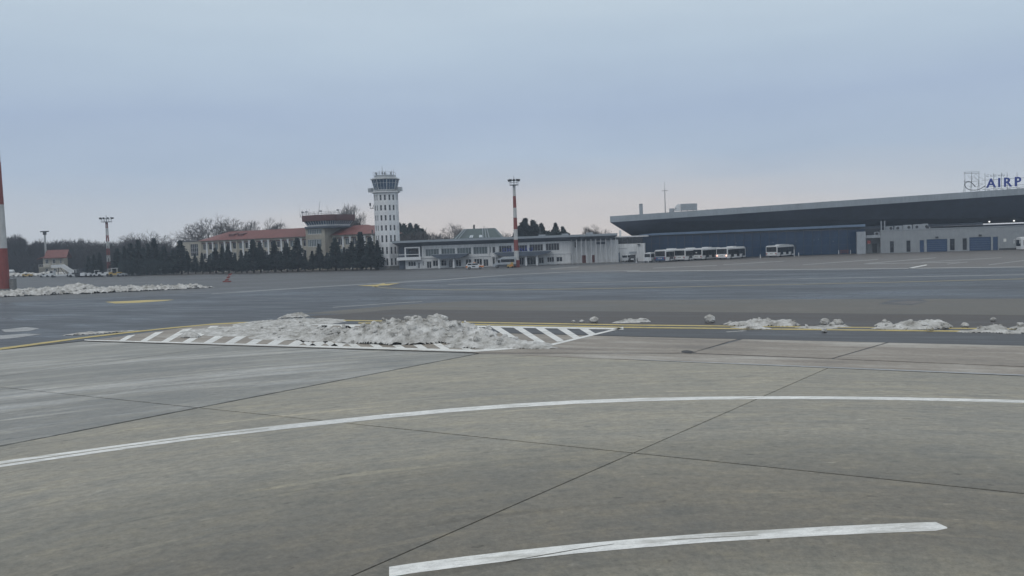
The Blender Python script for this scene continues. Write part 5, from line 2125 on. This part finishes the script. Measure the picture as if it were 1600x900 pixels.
bus('blue and white apron bus, second vehicle of the parked row', bus_at(1031.5, 409.6), HD, M['buswhite'], M['busblue'])
bus('white apron bus with a small white badge on its rear window', bus_at(1062, 408.2), HD, M['buswhite'], M['buswhite'])
bus('white apron bus with dark lettered plate right of the badged bus', bus_at(1088.5, 406.8), HD, M['buswhite'], M['buswhite'])
b4 = bus('white apron bus with both tail lamps lit', bus_at(1128, 405.6), HD, M['buswhite'], M['buswhite'], lit=True)
b5 = bus('white apron bus with dark glass standing apart on the right of the row', bus_at(1205.5, 402.2), math.radians(-36), M['buswhite'], M['buswhite'])
m = MB()
m.box(.2, 1.4, 2.2, 9.5, 3.06, 3.22)
m.build('roof_panel', M['buswhite'], b5)
coach_p = AT(1589, 391, 228)
bus('white coach nose with long mirrors cut by the right picture edge', Vector((coach_p.x + 12.2, 226.5, 0)), math.radians(86), M['buswhite'], M['buswhite'], coach=True, group='coaches', L_=12.2)


def boxy(label, name, cat, loc, heading, prof_low, prof_top, W, body, glass_top, wheels, group=None, lower=None, wr=.34):
    """car or van: local +x forwards; side profiles in (x, z)"""
    t = thing(name, label, cat, loc, heading, group)
    m = MB()
    m.loft([[(x, y * k, z) for x, z in prof_low] for y, k in ((-W, .94), (-W * .94, 1.0), (W * .94, 1.0), (W, .94))])
    for i in range(len(m.v)):
        x, y, z = m.v[i]
        m.v[i] = (x, max(-W, min(W, y)), z)
    m.build('body', body, t)
    m = MB()
    wi = W * .86
    m.loft([[(x, -wi * (1 if z < 1.2 else .97), z) for x, z in prof_top], [(x, wi * (1 if z < 1.2 else .97), z) for x, z in prof_top]])
    m.build('cabin', body, t)
    for a, b, c, d in glass_top:
        for s in (-1, 1):
            g_ = MB()
            y0_, y1_ = (wi + .003, wi + .02) if s > 0 else (-wi - .02, -wi - .003)
            g_.prism_y([(a, c), (b, c), (b - .05, d), (a + .05, d)], y0_, y1_)
            g_.build('side_window', M['busdark'], t)
    xr_, zr_ = max(prof_top, key=lambda q: q[0] - q[1] * .2), None
    for x in wheels:
        for s in (-1, 1):
            g_ = MB()
            g_.wheel(x, s * (W - .1), wr, wr, .24)
            w_ = g_.build('wheel', M['rubber'], t)
            g_ = MB()
            g_.ngon(x, wr, wr * .55, 0, .02, 10)
            g_.v = [(q[0], s * (W + .025) + (q[2] if s > 0 else -q[2]), q[1]) for q in g_.v]
            g_.build('rim', M['steel'], w_)
    return t


cg = AT(742, 420, 226)
car = boxy('white estate car with orange ends parked before the old terminal', 'patrol_car', 'car', (cg.x, cg.y, 0), math.radians(3),
           [(-2.15, .32), (-2.2, .95), (-1.2, 1.02), (1.0, 1.0), (2.05, .86), (2.15, .32)], [(-2.1, .96), (-1.75, 1.52), (-.2, 1.58), (.5, 1.5), (1.3, .99)], .9, M['vanwhite'], [(-1.75, -.75, 1.04, 1.42), (-.65, .75, 1.04, 1.42)], (-1.3, 1.3))
for x0, x1 in ((1.0, 2.16), (-2.21, -1.75)):
    m = MB()
    m.box(x0, x1, -.91, .91, .42, .84)
    m.build('orange_panel', M['orange'], car)
m = MB()
m.box(-.7, .1, -.905, -.9, .55, .8)
m.build('door_print', M['black'], car)
m = MB()
m.box(-.35, .15, -.5, .5, 1.58, 1.72)
m.build('light_bar', M['orange'], car)
vg = AT(788, 419, 229)
van = boxy('silver white high roof van parked facing left beside the mast foot', 'high_roof_van', 'van', (vg.x, vg.y, 0), math.radians(176),
           [(-2.9, .38), (-2.95, 1.25), (1.6, 1.25), (2.55, 1.08), (2.75, .7), (2.75, .38)], [(-2.93, 1.25), (-2.85, 2.45), (-2.6, 2.62), (.6, 2.55), (1.1, 2.35), (1.95, 1.25)], .98, M['silver'], [(-2.6, .75, 1.4, 2.1), (.85, 1.5, 1.3, 1.95)], (-1.8, 1.75), wr=.36)
m = MB()
m.box(-2.94, 1.55, -.995, .995, .42, .85)
m.build('lower_trim', M['dframe'], van)
m = MB()
m.box(-2.6, .5, -.7, .7, 2.58, 2.68)
m.build('roof_cap', M['vanwhite'], van)
v2 = G(981, 408.8)
va = boxy('small white van parked nose in against the white link wall', 'small_van', 'van', (v2.x, v2.y, 0), math.radians(62),
          [(-2.2, .35), (-2.25, 1.1), (1.3, 1.1), (2.1, .9), (2.2, .35)], [(-2.22, 1.1), (-2.15, 1.85), (.4, 1.9), (1.35, 1.1)], .9, M['vanwhite'], [(-1.9, -.4, 1.2, 1.7), (-.3, .7, 1.2, 1.65)], (-1.4, 1.4))
m = MB()
m.box(-2.28, -2.24, -.68, .68, 1.16, 1.7)
m.build('rear_window', M['busdark'], va)
v3 = G(990, 408.6)
vb = boxy('dark grey baggage tug beside the small white van', 'baggage_tug', 'tug', (v3.x, v3.y, 0), math.radians(70),
          [(-1.5, .3), (-1.5, 1.0), (.3, 1.05), (1.5, .95), (1.5, .3)], [(-1.2, 1.0), (-1.1, 1.8), (-.1, 1.85), (.2, 1.04)], .8, M['dark'], [(-1.0, -.1, 1.1, 1.7)], (-1.0, 1.0))
m = MB()
m.box(-1.55, -1.51, -.4, .4, .5, .85)
m.build('rear_panel', M['vanwhite'], vb)
v4 = G(1019.5, 410)
vc = boxy('white minibus at the left end of the row of apron buses', 'minibus', 'van', (v4.x, v4.y + 2.4, 0), math.radians(62),
          [(-2.6, .4), (-2.65, 1.2), (1.8, 1.2), (2.5, .95), (2.6, .4)], [(-2.63, 1.2), (-2.55, 2.4), (.8, 2.5), (1.8, 1.2)], .95, M['vanwhite'], [(-2.3, -.6, 1.3, 2.1), (-.5, 1.1, 1.3, 2.05)], (-1.7, 1.7))
m = MB()
m.box(-2.68, -2.64, -.7, .7, 1.35, 2.15)
m.build('rear_window', M['busdark'], vc)
# yellow tow unit at the foot of the slim mast
ty = AT(797.5, 419.6, 226)
yt = thing('tow_unit', 'stepped yellow tow unit standing at the foot of the slim mast', 'tow unit', (ty.x, ty.y, 0), 0)
m = MB()
m.prism_y([(-.75, .2), (.75, .2), (.75, 1.35), (.1, 1.35), (.1, .95), (-.75, .75)], -.55, .55)
m.build('body', M['yellow'], yt)
m = MB()
m.box(-.1, .6, -.58, -.552, .45, .8)
m.build('panel', M['orange'], yt)
for x in (-.5, .5):
    m = MB()
    m.wheel(x, -.5, .22, .22, .16, 10)
    m.build('wheel', M['rubber'], yt)
b2c = MB()
b2c.box(-.18, .18, -.05, -.037, 1.85, 2.1)
BADGE = b2c.build('badge', M['plate'])
for o in list(C.objects):
    if o.name.startswith('apron_bus') and 'badge' in o.get('label', ''):
        BADGE.parent = o

# ground support equipment by the house
st = thing('stair_truck', 'white passenger stair truck parked in front of the small house', 'stair truck', G(97, 433), math.radians(6))
m = MB()
m.box(-3.6, 3.4, -1.0, 1.0, .45, .85)
m.build('chassis', M['vanwhite'], st)
m = MB()
m.prism_y([(-3.6, .85), (-3.6, 1.6), (-3.3, 2.2), (-2.3, 2.2), (-2.2, .85)], -.95, .95)
cabn = m.build('cab', M['vanwhite'], st)
m = MB()
m.box(-3.3, -2.5, -.98, -.955, 1.45, 2.05)
m.build('side_window', M['busdark'], cabn)
m = MB()
m.prism_y([(3.5, .9), (3.5, 1.35), (.5, 3.5), (-2.9, 3.5), (-2.9, 3.1), (.3, 3.1), (3.1, .9)], -.85, .85)
m.build('stair_flight', M['trim'], st)
for s in (-1, 1):
    m = MB()
    m.prism_y([(3.5, 1.4), (3.5, 1.95), (.6, 4.1), (-2.9, 4.0), (-2.9, 3.55), (.5, 3.55)], s * .88 - .03, s * .88 + .03)
    m.build('side_guard', M['vanwhite'], st)
for k in range(9):
    m = MB()
    x = 3.3 - k * .32
    m.box(x - .3, x, -.8, .8, 1.12 + k * .235, 1.2 + k * .235)
    m.build('step', M['steel'], st)
m = MB()
m.tube((-1.2, 0, .8), (-.9, 0, 3.1), .12)
m.tube((1.0, 0, .8), (-.4, 0, 3.1), .1)
m.build('lift_strut', M['dark'], st)
for x in (-2.6, 2.2):
    for s in (-1, 1):
        m = MB()
        m.wheel(x, s * .9, .42, .42, .28)
        w_ = m.build('wheel', M['rubber'], st)


def tractor(label, px, py, hdg, colour, hood=None, canopy_=True, scale=1.0):
    t = thing('ground_tractor', label, 'tractor', G(px, py), hdg, 'ground support vehicles by the house')
    m = MB()
    m.prism_y([(-1.5, .35), (1.5, .35), (1.5, .95), (.2, 1.1), (.1, .8), (-.7, .8), (-.8, 1.15), (-1.5, 1.1)], -.75, .75)
    m.build('body', colour, t)
    m = MB()
    m.box(-.55, -.1, -.5, .5, .8, 1.25)
    m.build('seat', M['dark'], t)
    if canopy_:
        m = MB()
        for x in (-.85, .35):
            for s in (-.65, .65):
                m.box(x - .04, x + .04, s - .04, s + .04, .9, 1.95)
        m.box(-1.0, .55, -.75, .75, 1.95, 2.05)
        m.build('canopy', hood or colour, t)
    for x in (-1.0, 1.0):
        for s in (-1, 1):
            m = MB()
            m.wheel(x, s * .72, .36, .36, .24, 12)
            m.build('wheel', M['rubber'], t)
    t.scale = (scale,) * 3
    return t


tractor('white tractor with a canopy just right of the stair truck', 117, 433, .3, M['vanwhite'], M['trim'], True, 1.15)
tractor('dark tractor with a flat roof between the two white ones', 128, 432.8, -.2, M['dark'], M['slate'], True, 1.25)
tractor('white open tractor, third from the stair truck', 136, 432.8, 1.2, M['vanwhite'], None, False, 1.2)
tractor('white tractor with dark canopy, fourth from the stair truck', 146, 432.6, .8, M['vanwhite'], M['dark'], True, 1.1)
tractor('white loader tractor with raised seat, fifth from the stair truck', 153, 432.5, .4, M['vanwhite'], M['trim'], True, 1.0)
tractor('yellow tractor under the lattice lamp mast', 181, 432, .3, M['yellow'], M['trim'], True, 1.25)
tractor('pale flat tractor left of the lattice lamp mast', 164, 432.2, 0, M['vanwhite'], None, False, 1.25)
tractor('small grey tractor right of the yellow one', 191, 431.8, -.3, M['hvac'], None, False, .9)
tractor('small white tractor at the left end beside the stair truck', 70, 433.2, .2, M['vanwhite'], M['dark'], True, .95)
tractor('yellow tractor in front of the long white snow bank', 43, 433, .1, M['yellow'], None, False, 1.0)
tk = thing('tank_trailer', 'white tank trailer half hidden behind the big striped mast', 'tank', G(16, 431.8), math.radians(8))
m = MB()
A_ = [2 * math.pi * i / 14 for i in range(14)]
m.loft([[(x, .95 * k * math.cos(t_), 1.75 + .75 * k * math.sin(t_)) for t_ in A_] for x, k in ((-3.2, .7), (-2.9, 1), (1.2, 1), (1.5, .7))])
m.build('tank', M['vanwhite'], tk, True)
m = MB()
m.box(-3.0, 1.3, -.8, .8, .55, 1.05)
m.build('chassis', M['dark'], tk)
for x in (-2.2, .5):
    m = MB()
    m.wheel(x, -.75, .42, .42, .3)
    m.build('wheel', M['rubber'], tk)
bnk = G(44, 432.6)
snow_pile('snow_bank', 'long low white snow bank between the tank trailer and the house', [(bnk.x - 7, bnk.y + 4, 5, 1.6, .1, 1.5), (bnk.x - 2, bnk.y + 4, 5.5, 1.6, .1, 1.55), (bnk.x + 3.5, bnk.y + 6.3, 5, 1.6, .1, 1.5), (bnk.x + 8, bnk.y + 6.5, 3, 1.4, .1, 1.2)], .3, .9, .3, 31)
jt = thing('display_jet', 'small pale aircraft nose with a boom among the dark spruces', 'aircraft', G(252, 429), math.radians(-10))
m = MB()
m.loft([[(x, r * math.cos(t_), 2.0 + r * math.sin(t_) * .9) for t_ in A_] for x, r in ((-1.2, .25), (-.9, .75), (0, 1.0), (.7, .85), (1.1, .35), (6.0, .16))])
m.build('fuselage', M['hvac'], jt, True)
m = MB()
m.prism_y([(5.3, 2.05), (6.2, 2.05), (6.4, 2.9), (6.0, 2.9)], -.06, .06)
m.build('tail_fin', M['hvac'], jt)
m = MB()
for s in (-.6, .6):
    m.tube((-.2, s, 0), (-.2, s * .6, 1.4), .09)
    m.tube((-.9, s, .08), (1.0, s, .08), .08)
m.build('skid', M['steel'], jt)
# white posts and small barriers before the new terminal
for k, (px, py, h) in enumerate(((1188, 403.5, 1.0), (1248, 400.5, 1.0), (1310.5, 397.5, 1.1), (1329, 396.8, 1.1), (1013, 410.3, 1.2), (994.2, 411, 1.9), (1241, 401, 1.9))):
    g_ = G(px, py)
    t = thing('bollard', ['thin white post between the lit bus and the bus standing apart', 'thin white post right of the bus standing apart', 'left white post of the red barrier', 'right white post of the red barrier',
                          'thin post left of the minibus', 'thin post beside the small white van', 'pale sign post close beside the bus standing apart'][k], 'post', g_, 0, 'thin posts before the new terminal')
    m = MB()
    m.ngon(0, 0, .1, 0, h, 8, .09)
    m.build('shaft', M['trim'], t)
    m = MB()
    m.ngon(0, 0, .16, 0, .06, 8)
    m.build('foot', M['steel'], t)
rb = thing('red_barrier', 'low red barrier between two white posts before the dark glass front', 'barrier', G(1319.5, 397.2), NT.ang)
for z in (.5, .95):
    m = MB()
    m.box(-1.1, 1.1, -.05, .05, z, z + .18)
    m.build('rail', M['darkred'], rb)
m = MB()
for x in (-.9, .9):
    m.box(x - .06, x + .06, -.06, .06, 0, 1.2)
m.build('leg', M['darkred'], rb)

# ------------------------------------------------------------------ trees


def spruce_mesh(seed, H_, R):
    r_ = random.Random(seed)
    tr = MB()
    tr.tube((0, 0, 0), (0, 0, H_ * .96), .17, .03, 7)
    fo_ = MB()
    z = H_ * .15
    while z < H_ * .99:
        f = z / H_
        rad = R * (1 - f) ** .95 * 1.12 * (1 if f > .22 else .8) + .1
        nb = int(7 + 4 * (1 - f))
        a0 = r_.random() * 7
        tier = r_.choice((.72, .9, 1.0, 1.12, 1.25))
        for k in range(nb):
            a = a0 + 2 * math.pi * k / nb + r_.uniform(-.25, .25)
            ln = rad * tier * r_.choice((.6, .8, 1.0, 1.0, 1.2)) * r_.uniform(.85, 1.1)
            dr = r_.uniform(.22, .42)
            d = Vector((math.cos(a), math.sin(a), 0))
            s = Vector((-d.y, d.x, 0))
            p0 = Vector((0, 0, z + r_.uniform(-.1, .1)))
            m0 = p0 + d * ln * .5 + Vector((0, 0, -.1 * ln))
            t0 = p0 + d * ln + Vector((0, 0, -dr * ln))
            wd = .16 + .17 * ln
            fo_.add([p0, m0 - s * wd, t0, m0 + s * wd], [(0, 1, 2), (0, 2, 3)])
            for q in (.35, .6, .85):
                c = p0.lerp(t0, q)
                for sg_ in (-1, 1):
                    e = c + (s * sg_ * .7 + d * .5).normalized() * (.34 * ln * (1.15 - q) + .14) + Vector((0, 0, -.16 - .1 * r_.random()))
                    fo_.add([c + d * .1, c - d * .12, e], [(0, 1, 2)])
                if r_.random() < .8:
                    fo_.add([c + d * .16, c - d * .16, c + Vector((r_.uniform(-.1, .1), r_.uniform(-.1, .1), -.38 - .2 * r_.random()))], [(0, 1, 2)])
        z += .2 + .13 * r_.random()
    return tr.mesh('trunk', M['bark']), fo_.mesh('crown', M['needle'])


SPR = [spruce_mesh(s, 9.0, r) for s, r in ((1, 1.75), (2, 1.95), (3, 1.6), (4, 2.1))]


def tree(name, label, meshes, loc, rz, scale, group, cat='tree'):
    t = thing(name, label, cat, loc, rz, group)
    t.scale = scale
    for n_, me in zip(('trunk', 'crown'), meshes):
        o = bpy.data.objects.new(n_, me)
        C.objects.link(o)
        o.parent = t
    return t


ORD = ['first', 'second', 'third', 'fourth', 'fifth', 'sixth', 'seventh', 'eighth', 'ninth', 'tenth', 'eleventh', 'twelfth', 'thirteenth', 'fourteenth', 'fifteenth', 'sixteenth', 'seventeenth', 'eighteenth', 'nineteenth', 'twentieth', 'twenty-first', 'twenty-second', 'twenty-third', 'twenty-fourth', 'twenty-fifth']
row = [(591, 421.3, 375, .9), (580, 421.8, 368, .95), (565, 422, 361, 1.25), (551, 422.3, 376, 1.0), (539, 422.6, 386, .95), (525, 422.8, 369, 1.05), (500, 423.2, 380, 1.15), (489, 423.6, 391, .95), (466, 424.4, 371, 1.25),
       (449, 424.8, 377, 1.0), (430, 425.2, 374.5, 1.1), (408, 426, 376.5, 1.0), (397, 426.4, 374, 1.15), (386, 426.6, 391, .95), (378, 426.8, 390, .9), (358, 427.2, 382, 1.0), (349, 427.3, 384, 1.0), (338, 427.4, 385.5, 1.05),
       (317, 427.8, 394, .9), (306, 428, 396, .9), (294, 428.2, 392, 1.0), (284, 428.4, 373, 1.0)]
SP = 'spruces in a row before the red roofed building'
for i, (px, py, top, k) in enumerate(row):
    g_ = G(px, py)
    h = (py - top) * g_.y / F
    sz = h / 9.0
    tree('spruce_tree', 'dark spruce, %s from the control tower in the row before the red roof' % ORD[i], SPR[i % 4], (g_.x, g_.y, 0), rnd.uniform(0, 6), (sz * k * 1.62, sz * k * 1.62, sz), SP)
fill = [(572, 421.9, 384), (558, 422.1, 388), (532, 422.7, 392), (512, 423, 394), (477, 424, 395), (457, 424.6, 396), (440, 425, 393), (419, 425.6, 397), (368, 427, 396), (328, 427.6, 398)]
for i, (px, py, top) in enumerate(fill):
    g_ = G(px, py - .35)
    sz = (py - top) * g_.y / F / 9.0
    tree('spruce_tree', 'small dark spruce filling a gap behind the row, %s of these from the control tower' % ORD[i], SPR[(i + 2) % 4], (g_.x, g_.y, 0), rnd.uniform(0, 6), (sz * 1.7, sz * 1.7, sz), 'small spruces filling gaps in the row')
grp = [(272, 428.8, 388, 1.0), (243, 429.3, 371.5, 1.15), (233, 429.5, 380, 1.05), (218, 429.8, 374, 1.1), (206, 430, 378, 1.15), (196, 430.2, 384, 1.0), (258, 429, 383, 1.1), (226, 429.7, 386, 1.0), (185, 430.3, 386, 1.1), (157, 430.6, 392, 1.0), (148, 430.8, 396, 1.0), (139, 430.9, 399, 1.0)]
GL = ['dark spruce at the right end of the dense clump, beside the cream side wing', 'tall dark spruce with a pointed top rising highest in the dense clump', 'dark spruce just left of the highest one in the dense clump',
      'broad dark spruce in the middle of the dense clump', 'dark spruce left of the broad one in the dense clump', 'dark spruce near the left end of the dense clump', 'dark spruce between the highest spruce and the clump end by the wing',
      'half hidden spruce between the broad one and its right neighbour', 'dark spruce right beside the lattice lamp mast', 'dark spruce just left of the lattice lamp mast', 'dark spruce second to the left of the lattice lamp mast', 'dark spruce third to the left of the lattice lamp mast']
for i, (px, py, top, k) in enumerate(grp):
    d = 287 + (i % 3) * 5
    p_ = AT(px, py, d)
    h = (py - top) * d / F
    sz = h / 9.0
    tree('spruce_tree', GL[i], SPR[(i + 1) % 4], (p_.x, d, 0), rnd.uniform(0, 6), (sz * k * 1.5, sz * k * 1.5, sz), 'spruces in the dense clump')


def bare_mesh(seed, H_, spread, levels=6, upright=.5, tw=.016):
    r_ = random.Random(seed)
    tr, cr = MB(), MB()

    def grow(p, d, ln, rad, lv):
        e = p + d * ln
        mid = p + d * ln * .5 + Vector((r_.uniform(-1, 1), r_.uniform(-1, 1), r_.uniform(-.3, .5))) * ln * .06
        tgt = tr if lv >= levels - 1 else cr
        sides = 6 if lv >= levels - 1 else 3
        tgt.tube(p, mid, rad, rad * .85, sides, False)
        tgt.tube(mid, e, rad * .85, rad * .68, sides, False)
        if lv == 0:
            return
        n_ = 3 if lv > 1 else 4
        if lv == levels:
            n_ = 4
        for k in range(n_):
            a = 2 * math.pi * (k + r_.random() * .7) / n_
            u = d.orthogonal().normalized()
            v = d.cross(u)
            sp = spread * r_.uniform(.55, 1.25)
            nd = (d + (u * math.cos(a) + v * math.sin(a)) * sp + Vector((0, 0, upright * .25))).normalized()
            st_ = p.lerp(e, r_.uniform(.55, 1.0)) if k else e
            grow(st_, nd, ln * r_.uniform(.62, .86), max(tw, rad * .6), lv - 1)
    grow(Vector((0, 0, 0)), Vector((r_.uniform(-.05, .05), r_.uniform(-.05, .05), 1)).normalized(), H_ * .26, H_ * .022, levels)
    zmax = max(v[2] for v in cr.v)
    k_ = H_ / zmax
    for m_ in (tr, cr):
        m_.v = [(x * k_, y * k_, z * k_) for x, y, z in m_.v]
    return tr.mesh('trunk', M['bark']), cr.mesh('crown', M['twig'])


BARE = [bare_mesh(11, 12, .75), bare_mesh(12, 12, .6), bare_mesh(13, 12, .85, upright=.3), bare_mesh(14, 12, .42, upright=.9)]


def bare(px, top, d, k, which, label, group='bare trees behind the buildings', wide=1.0):
    d += 32 if px < 290 else 0
    base = AT(px, 420, d)
    z = AT(px, top, d).z
    s = z / 12.0
    tree('bare_tree', label, BARE[which], (base.x, d, 0), rnd.uniform(0, 6), (s * k, s * k, s), group)


bare(341, 332, 335, 1.25, 0, 'largest spreading bare tree behind the left end of the red roof')
bare(318, 341, 338, 1.15, 2, 'broad bare tree left of the largest one behind the red roof')
bare(369, 340, 336, 1.0, 1, 'bare tree on the right flank of the largest one behind the red roof')
bare(393, 342, 335, .75, 3, 'small forked bare tree just right of the great bare crowns')
bare(423, 339, 335, .8, 1, 'small twiggy bare tree above the middle of the red roof')
bare(434, 345, 337, .7, 3, 'thin bare tree right of the twiggy one above the red roof')
bare(455, 349, 337, .55, 1, 'tiny bare crown above the red roof left of the old cab')
bare(550, 316, 310, .85, 3, 'upright fan shaped bare tree between the old cab and the white tower')
bare(560, 335, 312, .7, 3, 'lower bare tree leaning out right of the fan shaped one')
bare(302, 362, 330, 1.0, 0, 'low bare tree where the cream side wing begins')
bare(232, 357.5, 325, 1.15, 0, 'round bare crown above the dense spruce clump')
bare(206, 362, 326, 1.1, 2, 'lower round bare crown left of the one above the spruce clump')
bare(260, 367, 326, .95, 1, 'small bare crown in the gap left of the cream side wing')
bare(182, 375, 328, 1.0, 1, 'bare tree right beside the lattice lamp mast')
bare(150, 372.5, 330, 1.0, 2, 'bare tree left of the lattice lamp mast')
bare(130, 369.5, 332, .55, 3, 'narrow dark bare tree standing above the wood right of the house')
bare(100, 371.5, 335, 1.1, 0, 'bushy bare tree directly behind the small house')
bare(118, 377, 336, 1.0, 1, 'bare tree between the house and the narrow dark tree')
bare(55, 371, 338, .9, 1, 'bare tree with thin upright twigs left of the small house')
bare(34, 363, 338, .7, 3, 'tall narrow bare tree near the big striped mast')
bare(20, 367, 340, 1.0, 0, 'broad bare tree next to the big striped mast')
bare(708, 344, 320, .95, 0, 'bare tree with clustered twigs behind the mansard roof')
bare(725, 351, 322, .75, 1, 'lower bare tree right beside the clustered one behind the mansard roof')
bare(761, 351.5, 325, .7, 2, 'round bare crown just right of the small spruce behind the mansard')
bare(679, 366, 320, 1.1, 0, 'faint bare tree beside the dark pines right of the tower')
bare(692, 364, 325, .8, 1, 'faint bare tree low behind the left part of the old terminal')
bare(932, 349, 300, .8, 1, 'bare tree over the fin fronted end of the old terminal')
bare(919, 352, 302, .6, 3, 'thin bare tree left of the one over the fin fronted end')
bare(945, 354, 302, .7, 2, 'low bare tree at the right end of the old terminal roof')
bare(790, 360, 330, 1.0, 2, 'faint bare tree behind the slim striped mast')


def pine_mesh(seed, H_, lobes):
    r_ = random.Random(seed)
    tr = MB()
    tr.tube((0, 0, 0), (0, 0, H_ * .8), .25, .08, 7)
    fo_ = MB()
    for (lx, ly, lz, lr, lh) in lobes:
        tr.tube((0, 0, lz * .6), (lx, ly, lz), .1, .05, 5)
        for k in range(int(420 * lr)):
            a, b = r_.uniform(0, 2 * math.pi), math.acos(r_.uniform(-1, 1))
            rr = r_.random() ** .35
            fall = 1.0
            c = Vector((lx + lr * rr * math.sin(b) * math.cos(a), ly + lr * rr * math.sin(b) * math.sin(a), lz + lh * rr * math.cos(b)))
            d = Vector((r_.uniform(-1, 1), r_.uniform(-1, 1), r_.uniform(-.6, .9))).normalized()
            s = d.orthogonal().normalized() * r_.uniform(.1, .2)
            ln = r_.uniform(.3, .65)
            fo_.add([c - s, c + s, c + d * ln], [(0, 1, 2)])
            fo_.add([c - d * .2, c + s * 1.6, c + d * ln * .6 - s * 1.6], [(0, 1, 2)])
    return tr.mesh('trunk', M['bark']), fo_.mesh('crown', M['pine'])


PINE = [pine_mesh(s, 12, [(0, 0, 11.2, .4, .9), (.25, 0, 10.2, .75, .9), (.9, .3, 8.9, 1.2, 1.1), (-1.0, -.3, 8.4, 1.4, 1.2), (-.2, .2, 9.3, .9, .8), (.2, .5, 7.0, 2.1, 1.6), (1.4, -.4, 6.0, 1.7, 1.4), (-1.5, .2, 5.2, 1.9, 1.5), (.2, 0, 3.8, 2.3, 1.8)]) for s in (5, 6)]


def pine(px, top, d, k, label, which=0, group='dark pines behind the old terminal'):
    base = AT(px, 420, d)
    z = AT(px, top, d).z
    s = z / 12.0
    tree('pine_tree', label, PINE[which], (base.x, d, 0), rnd.uniform(0, 6), (s * k * 1.45, s * k * 1.45, s), group)


pine(627, 348.5, 318, .9, 'dark pine nearest the right side of the control tower')
pine(634, 349.5, 316, .9, 'dark pine second from the right side of the control tower', 1)
pine(643.5, 349, 318, .95, 'dark pine third from the right side of the control tower')
pine(653, 350, 317, 1.0, 'dark pine fourth from the tower with a sloping right shoulder', 1)
pine(662, 357, 320, 1.0, 'low dark pine at the right end of the clump beside the tower')
pine(823, 341, 300, 1.0, 'tallest dark pine just right of the slim striped mast')
pine(835, 344, 302, 1.1, 'dark pine joined to the tallest one right of the slim mast', 1)
pine(848, 349, 303, 1.05, 'rounded dark pine at the right end of the pair behind the mast')
pine(815, 352, 304, .8, 'low dark pine close behind the slim striped mast', 1)
pine(870, 348.5, 300, .85, 'dark pine with a pointed top above the blind white wall')
pine(881, 354, 302, .9, 'low dark pine right of the pointed one above the white wall', 1)
p_ = AT(743, 420, 318)
zz = AT(743, 350, 318).z
tree('spruce_tree', 'lone small spruce peeking over the mansard roof', SPR[2], (p_.x, 318, 0), 1.0, (zz / 9 * .8, zz / 9 * .8, zz / 9), 'lone spruces')

# the wood behind everything on the left and the scrub behind the terminal: one mass each


def wood(name, label, pxs, d0, d1, n, seed, m):
    """pxs: (px, skyline py) points of the mass"""
    r_ = random.Random(seed)
    mb_ = MB()
    for k in range(n):
        t = r_.random() * (len(pxs) - 1)
        i = min(int(t), len(pxs) - 2)
        f = t - i
        px = pxs[i][0] * (1 - f) + pxs[i + 1][0] * f
        top = pxs[i][1] * (1 - f) + pxs[i + 1][1] * f
        d = r_.uniform(d0, d1)
        hz_ = AT(px, top, d).z * r_.uniform(.8, 1.04)
        b_ = AT(px, 420, d)
        z = hz_ * r_.random() ** .75
        c = Vector((b_.x, d, z))
        ln = r_.uniform(.7, 2.2)
        dr = Vector((r_.gauss(0, .5), r_.gauss(0, .5), 1)).normalized()
        s = dr.orthogonal().normalized() * r_.uniform(.05, .14)
        mb_.add([c - s, c + s, c + dr * ln], [(0, 1, 2)])
    return tag(mb_.build(name, m), label, 'wood', None, 'stuff')


wood('wood', 'dense dark leafless wood behind the small house and the spruce clump', [(-120, 372), (0, 374), (18, 372), (30, 374), (40, 377), (46, 388), (58, 379), (75, 382), (90, 379), (112, 378), (140, 380), (165, 382), (190, 381), (215, 376), (245, 378), (270, 388), (290, 392)], 358, 384, 34000, 77, M['scrub'])
wood('undergrowth', 'low dark undergrowth filling the foot of the wood', [(-120, 410), (0, 402), (100, 400), (200, 396), (290, 404)], 352, 360, 9000, 78, M['scrub'])
wood('scrub', 'brownish leafless scrub behind the left end of the old terminal', [(612, 372), (640, 366), (665, 362), (690, 370), (715, 376), (740, 378)], 300, 312, 5000, 79, M['twig'])
wood('hedge', 'dark evergreen undergrowth between the spruces', [(185, 412), (240, 408), (280, 415)], 284, 292, 5000, 80, M['needle'])

# ------------------------------------------------------------------ winter haze
mb = MB()
mb.box(-650, 650, -80, 640, -1.05, 48)
hz_m = bpy.data.materials.new('winter_haze')
hz_m.use_nodes = True
t = hz_m.node_tree
t.nodes.clear()
oo = N(t, 'ShaderNodeOutputMaterial')
vv = N(t, 'ShaderNodeVolumePrincipled')
vv.inputs['Color'].default_value = (.75, .86, 1.0, 1)
vv.inputs['Density'].default_value = 0.0005
vv.inputs['Anisotropy'].default_value = 0.2
t.links.new(vv.outputs[0], oo.inputs['Volume'])
tag(mb.build('haze', hz_m), 'thin bluish winter haze over the airfield', 'haze', None, 'stuff')
